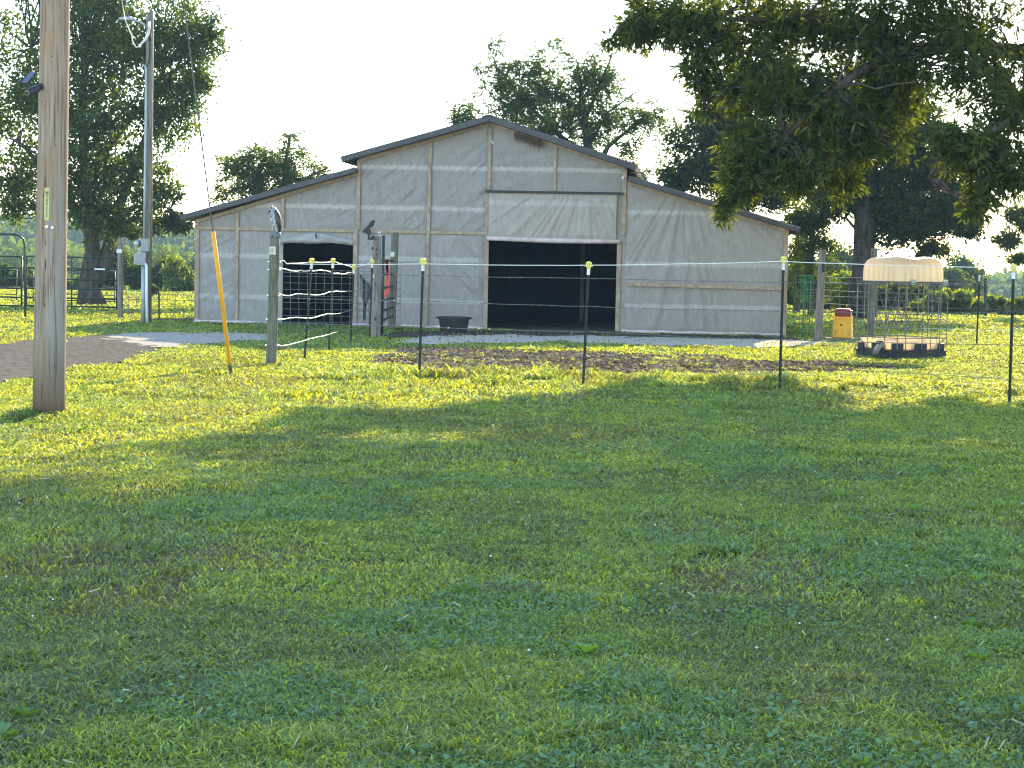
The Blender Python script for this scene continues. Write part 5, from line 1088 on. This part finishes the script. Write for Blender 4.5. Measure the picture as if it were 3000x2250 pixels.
m = MB(); m.prism([fo+Vector((-.62, -.3, .02)), fo+Vector((-.40, -.38, .03)), fo+Vector((-.42, -.3, .09)), fo+Vector((-.60, -.26, .13))], (0, .12, 0)); m.build('broken_plank', M_oldwood, pk)
# --- cut-up tank cage used as a hay feeder
fc = G(2627, 1054); kc = fc.y/F; th = math.radians(34.0)
ex_ = Vector((math.cos(th), math.sin(th), 0)); ey_ = Vector((-math.sin(th), math.cos(th), 0))
LA, LB = 1.20, 1.0
ib = thing('hay_feeder_cage', fc, 'galvanised cage hay feeder on a black pallet beneath a cut translucent tank roof', 'hay feeder')
def ip(a, b_, z): return fc+ex_*a+ey_*b_+Vector((0, 0, z))
IM = Matrix.Identity(4)
for i in range(3): IM[i][0] = ex_[i]; IM[i][1] = ey_[i]; IM[i][3] = fc[i]
M_pal = mat('black_pallet_plastic', (.025, .028, .032), (.018, .02, .022), 10, rough=.6)
m = MB(IM)
for s_ in (.0, LB/2-.05, LB-.1): m.box((LA/2, s_+.05, .025), (LA+.02, .10, .04))
for a in (.10, LA/2, LA-.10):
    for b_ in (.07, LB/2, LB-.07): m.box((a, b_, .085), (.19, .13, .08))
m.box((LA/2, LB/2, .14), (LA+.04, LB+.04, .03)); m.box((LA/2, .015, .075), (LA+.02, .03, .09)); m.box((.015, LB/2, .075), (.03, LB-.04, .09)); m.build('pallet', M_pal, ib, bevel=.006)
m = MB(IM)
for (a, b_) in ((.09, .08), (LA-.1, .08), (.09, LB-.1), (LA-.1, LB-.1), (LA/2, .07), (.07, LB/2)):
    l_ = (.30, .10) if b_ == .07 else ((.10, .28) if a == .07 else (.15, .15)); m.box((a, b_, .215), (l_[0], l_[1], .12))
m.pieces('corner_block', M_pal, ib, bevel=.008)
M_tank = bpy.data.materials.new('translucent_tank_plastic'); M_tank.use_nodes = True; t = M_tank.node_tree; t.nodes.clear(); oo = N(t, 'ShaderNodeOutputMaterial'); d1 = N(t, 'ShaderNodeBsdfDiffuse'); d2 = N(t, 'ShaderNodeBsdfTranslucent'); g1 = N(t, 'ShaderNodeBsdfGlossy'); g1.inputs['Roughness'].default_value = .35
d1.inputs[0].default_value = (.62, .54, .42, 1); d2.inputs[0].default_value = (.9, .74, .52, 1); x1 = N(t, 'ShaderNodeMixShader'); x1.inputs[0].default_value = .55; x2 = N(t, 'ShaderNodeMixShader'); x2.inputs[0].default_value = .08
t.links.new(d1.outputs[0], x1.inputs[1]); t.links.new(d2.outputs[0], x1.inputs[2]); t.links.new(x1.outputs[0], x2.inputs[1]); t.links.new(g1.outputs[0], x2.inputs[2]); t.links.new(x2.outputs[0], oo.inputs[0])
def tankring(z, inset, rib=.0, n=40, cr=.14):
    P = []; hx = LA/2-.02-inset; hy = LB/2-.02-inset; cr = max(.04, cr-inset*.3)
    seg = []
    for (sx_, sy_, a0_) in ((1, -1, -math.pi/2), (1, 1, 0), (-1, 1, math.pi/2), (-1, -1, math.pi)):
        for j in range(6): a = a0_+math.pi/2*j/5; seg.append((sx_*(hx-cr)+math.cos(a)*cr, sy_*(hy-cr)+math.sin(a)*cr))
    seg.append(seg[0]); out = []
    for i_, (p0, p1) in enumerate(zip(seg[:-1], seg[1:])):
        L = math.hypot(p1[0]-p0[0], p1[1]-p0[1]); k = 30 if i_ % 6 == 5 else 1
        for i in range(k): s = i/k; out.append((p0[0]+(p1[0]-p0[0])*s, p0[1]+(p1[1]-p0[1])*s, (s if k > 1 else 0, k > 1)))
    for (x, y, (s, f)) in out:
        d = rib*(max(0, math.sin(s*math.pi*2*5.5)))**.6 if f else 0; L = math.hypot(x, y); P.append((LA/2+x-x/L*d, LB/2+y-y/L*d, z))
    return P
zt = 1.345; m = MB(IM); Rg = []
for (z, ins, rb_) in ((0, .0, .02), (.02, .0, .03), (.10, .0, .035), (.22, .005, .035), (.30, .02, .03), (.355, .05, .02), (.395, .10, .008), (.415, .17, 0), (.42, .26, 0), (.415, .36, 0)): Rg.append(tankring(zt+z, ins, rb_))
n_ = len(Rg[0]); Rg = [[(x, y, z+(.012*math.sin(x*9)*math.sin(y*7) if z > zt+.38 else 0)) for (x, y, z) in r] for r in Rg]; m.rings(Rg, cap=False); nn_ = n_*(len(Rg)-1); m.f.append(tuple(nn_+k for k in range(n_)))
ro = m.build('tank_roof', M_tank, ib, smooth=True)
m = MB(IM); m.tube([(LA*.55, LB*.6, zt+.41), (LA*.55, LB*.6, zt+.435)], .09, 16); m.build('tank_cap', M_white, ib)
m = MB(IM); Rg = [tankring(z, ins, rb_) for (z, ins, rb_) in ((.16, .05, 0), (.175, .02, .01), (.28, .0, .02), (.33, .0, .015), (.345, -.012, 0), (.345, .01, 0), (.18, .035, 0))]; m.rings(Rg, cap=False); k = n_*6; m.f.append(tuple(k+i for i in range(n_))); tr_ = m.build('tank_tray', M_tank, ib, smooth=False)
G_r = .0088
def bar(pts, name='cage_bar', r=G_r, store=None): store.tube(pts, r, 6)
def cage(store, a0, b0, a1, b1, fr, hz, z0=.16, z1=zt):
    for s in fr: store.tube([(a0+(a1-a0)*s, b0+(b1-b0)*s, z0), (a0+(a1-a0)*s, b0+(b1-b0)*s, z1)], G_r, 6)
    for z in hz: store.tube([(a0, b0, z), (a1, b1, z)], G_r*.9, 6)
m = MB(IM); cage(m, 0, 0, LA, 0, (0, .17, .50, .68, .86, 1), (.36, 1.335)); m.build('cage_front', M_galv, ib)
m = MB(IM); cage(m, 0, .01, 0, LB, (.30, .72, 1), (.365, 1.33)); m.build('cage_front', M_galv, ib)
m = MB(IM); cage(m, 0, LB, LA, LB, (.15, .4, .6, .85, 1), (.37, .84, 1.33)); m.build('cage_back', M_galv, ib)
m = MB(IM); cage(m, LA, .01, LA, LB-.01, (.2, .45, .7), (.36, .68, 1.0, 1.325)); m.build('cage_back', M_galv, ib)
# inward sloping hay grids
def hay(e0, e1, dirn, n, name):
    m = MB(IM)
    for i in range(n):
        s = (i+.5)/n; a = Vector(e0).lerp(Vector(e1), s); m.tube([a+Vector((0, 0, 1.33)), a+Vector(dirn)*.12+Vector((0, 0, 1.13)), a+Vector(dirn)*.42+Vector((0, 0, .52))], G_r*.9, 6)
    for j in range(6):
        t_ = j/5; off = Vector(dirn)*(.12+.30*t_); z = 1.13-.61*t_; m.tube([Vector(e0).lerp(Vector(e1), .04+.10*t_)+off+Vector((0, 0, z)), Vector(e0).lerp(Vector(e1), .96-.10*t_)+off+Vector((0, 0, z+.01))], G_r*1.1, 6)
    m.build(name, M_galv, ib)
hay((0, .0, 0), (LA, .0, 0), (0, 1, 0), 7, 'hay_grid'); hay((0, LB, 0), (0, 0, 0), (1, 0, 0), 6, 'hay_grid')
m = MB(IM)
for (a, b_) in ((LA*.27, -.012), (LA*.93, -.012)): m.box((a, b_, zt-.01), (.10, .03, .09))
m.pieces('clamp_plate', M_greymetal, ib, bevel=.004)
m = MB(IM); vb = -.03; m.tube([(-.03, LB*.30, .24), (-.13, LB*.30, .22)], [.05, .045], 14); m.tube([(-.13, LB*.30, .22), (-.19, LB*.30, .16), (-.21, LB*.30, .08)], [.05, .055, .05], 14); m.build('drain_valve', mat('brown_grey_valve', (.30, .26, .22), (.16, .13, .11), 12, rough=.6), ib, smooth=True)
m = MB(IM); m.box((-.12, LB*.30, .30), (.05, .12, .02)); m.tube([(-.12, LB*.30, .26), (-.12, LB*.30, .30)], .02, 8); m.build('valve_handle', M_bark, ib)
# ================================================================== HAZE
hz = MB(); hz.box((0, 440, 22), (1900, 960, 72)); hm = bpy.data.materials.new('air'); hm.use_nodes = True; t = hm.node_tree; t.nodes.clear(); oo = N(t, 'ShaderNodeOutputMaterial'); pv = N(t, 'ShaderNodeVolumePrincipled')
pv.inputs['Color'].default_value = (.50, .74, 1, 1); pv.inputs['Density'].default_value = .0004; pv.inputs['Anisotropy'].default_value = 0.0; t.links.new(pv.outputs[0], oo.inputs['Volume'])
h_ = hz.build('haze', hm); tag(h_, 'thin summer haze in the air', 'haze', kind='stuff')
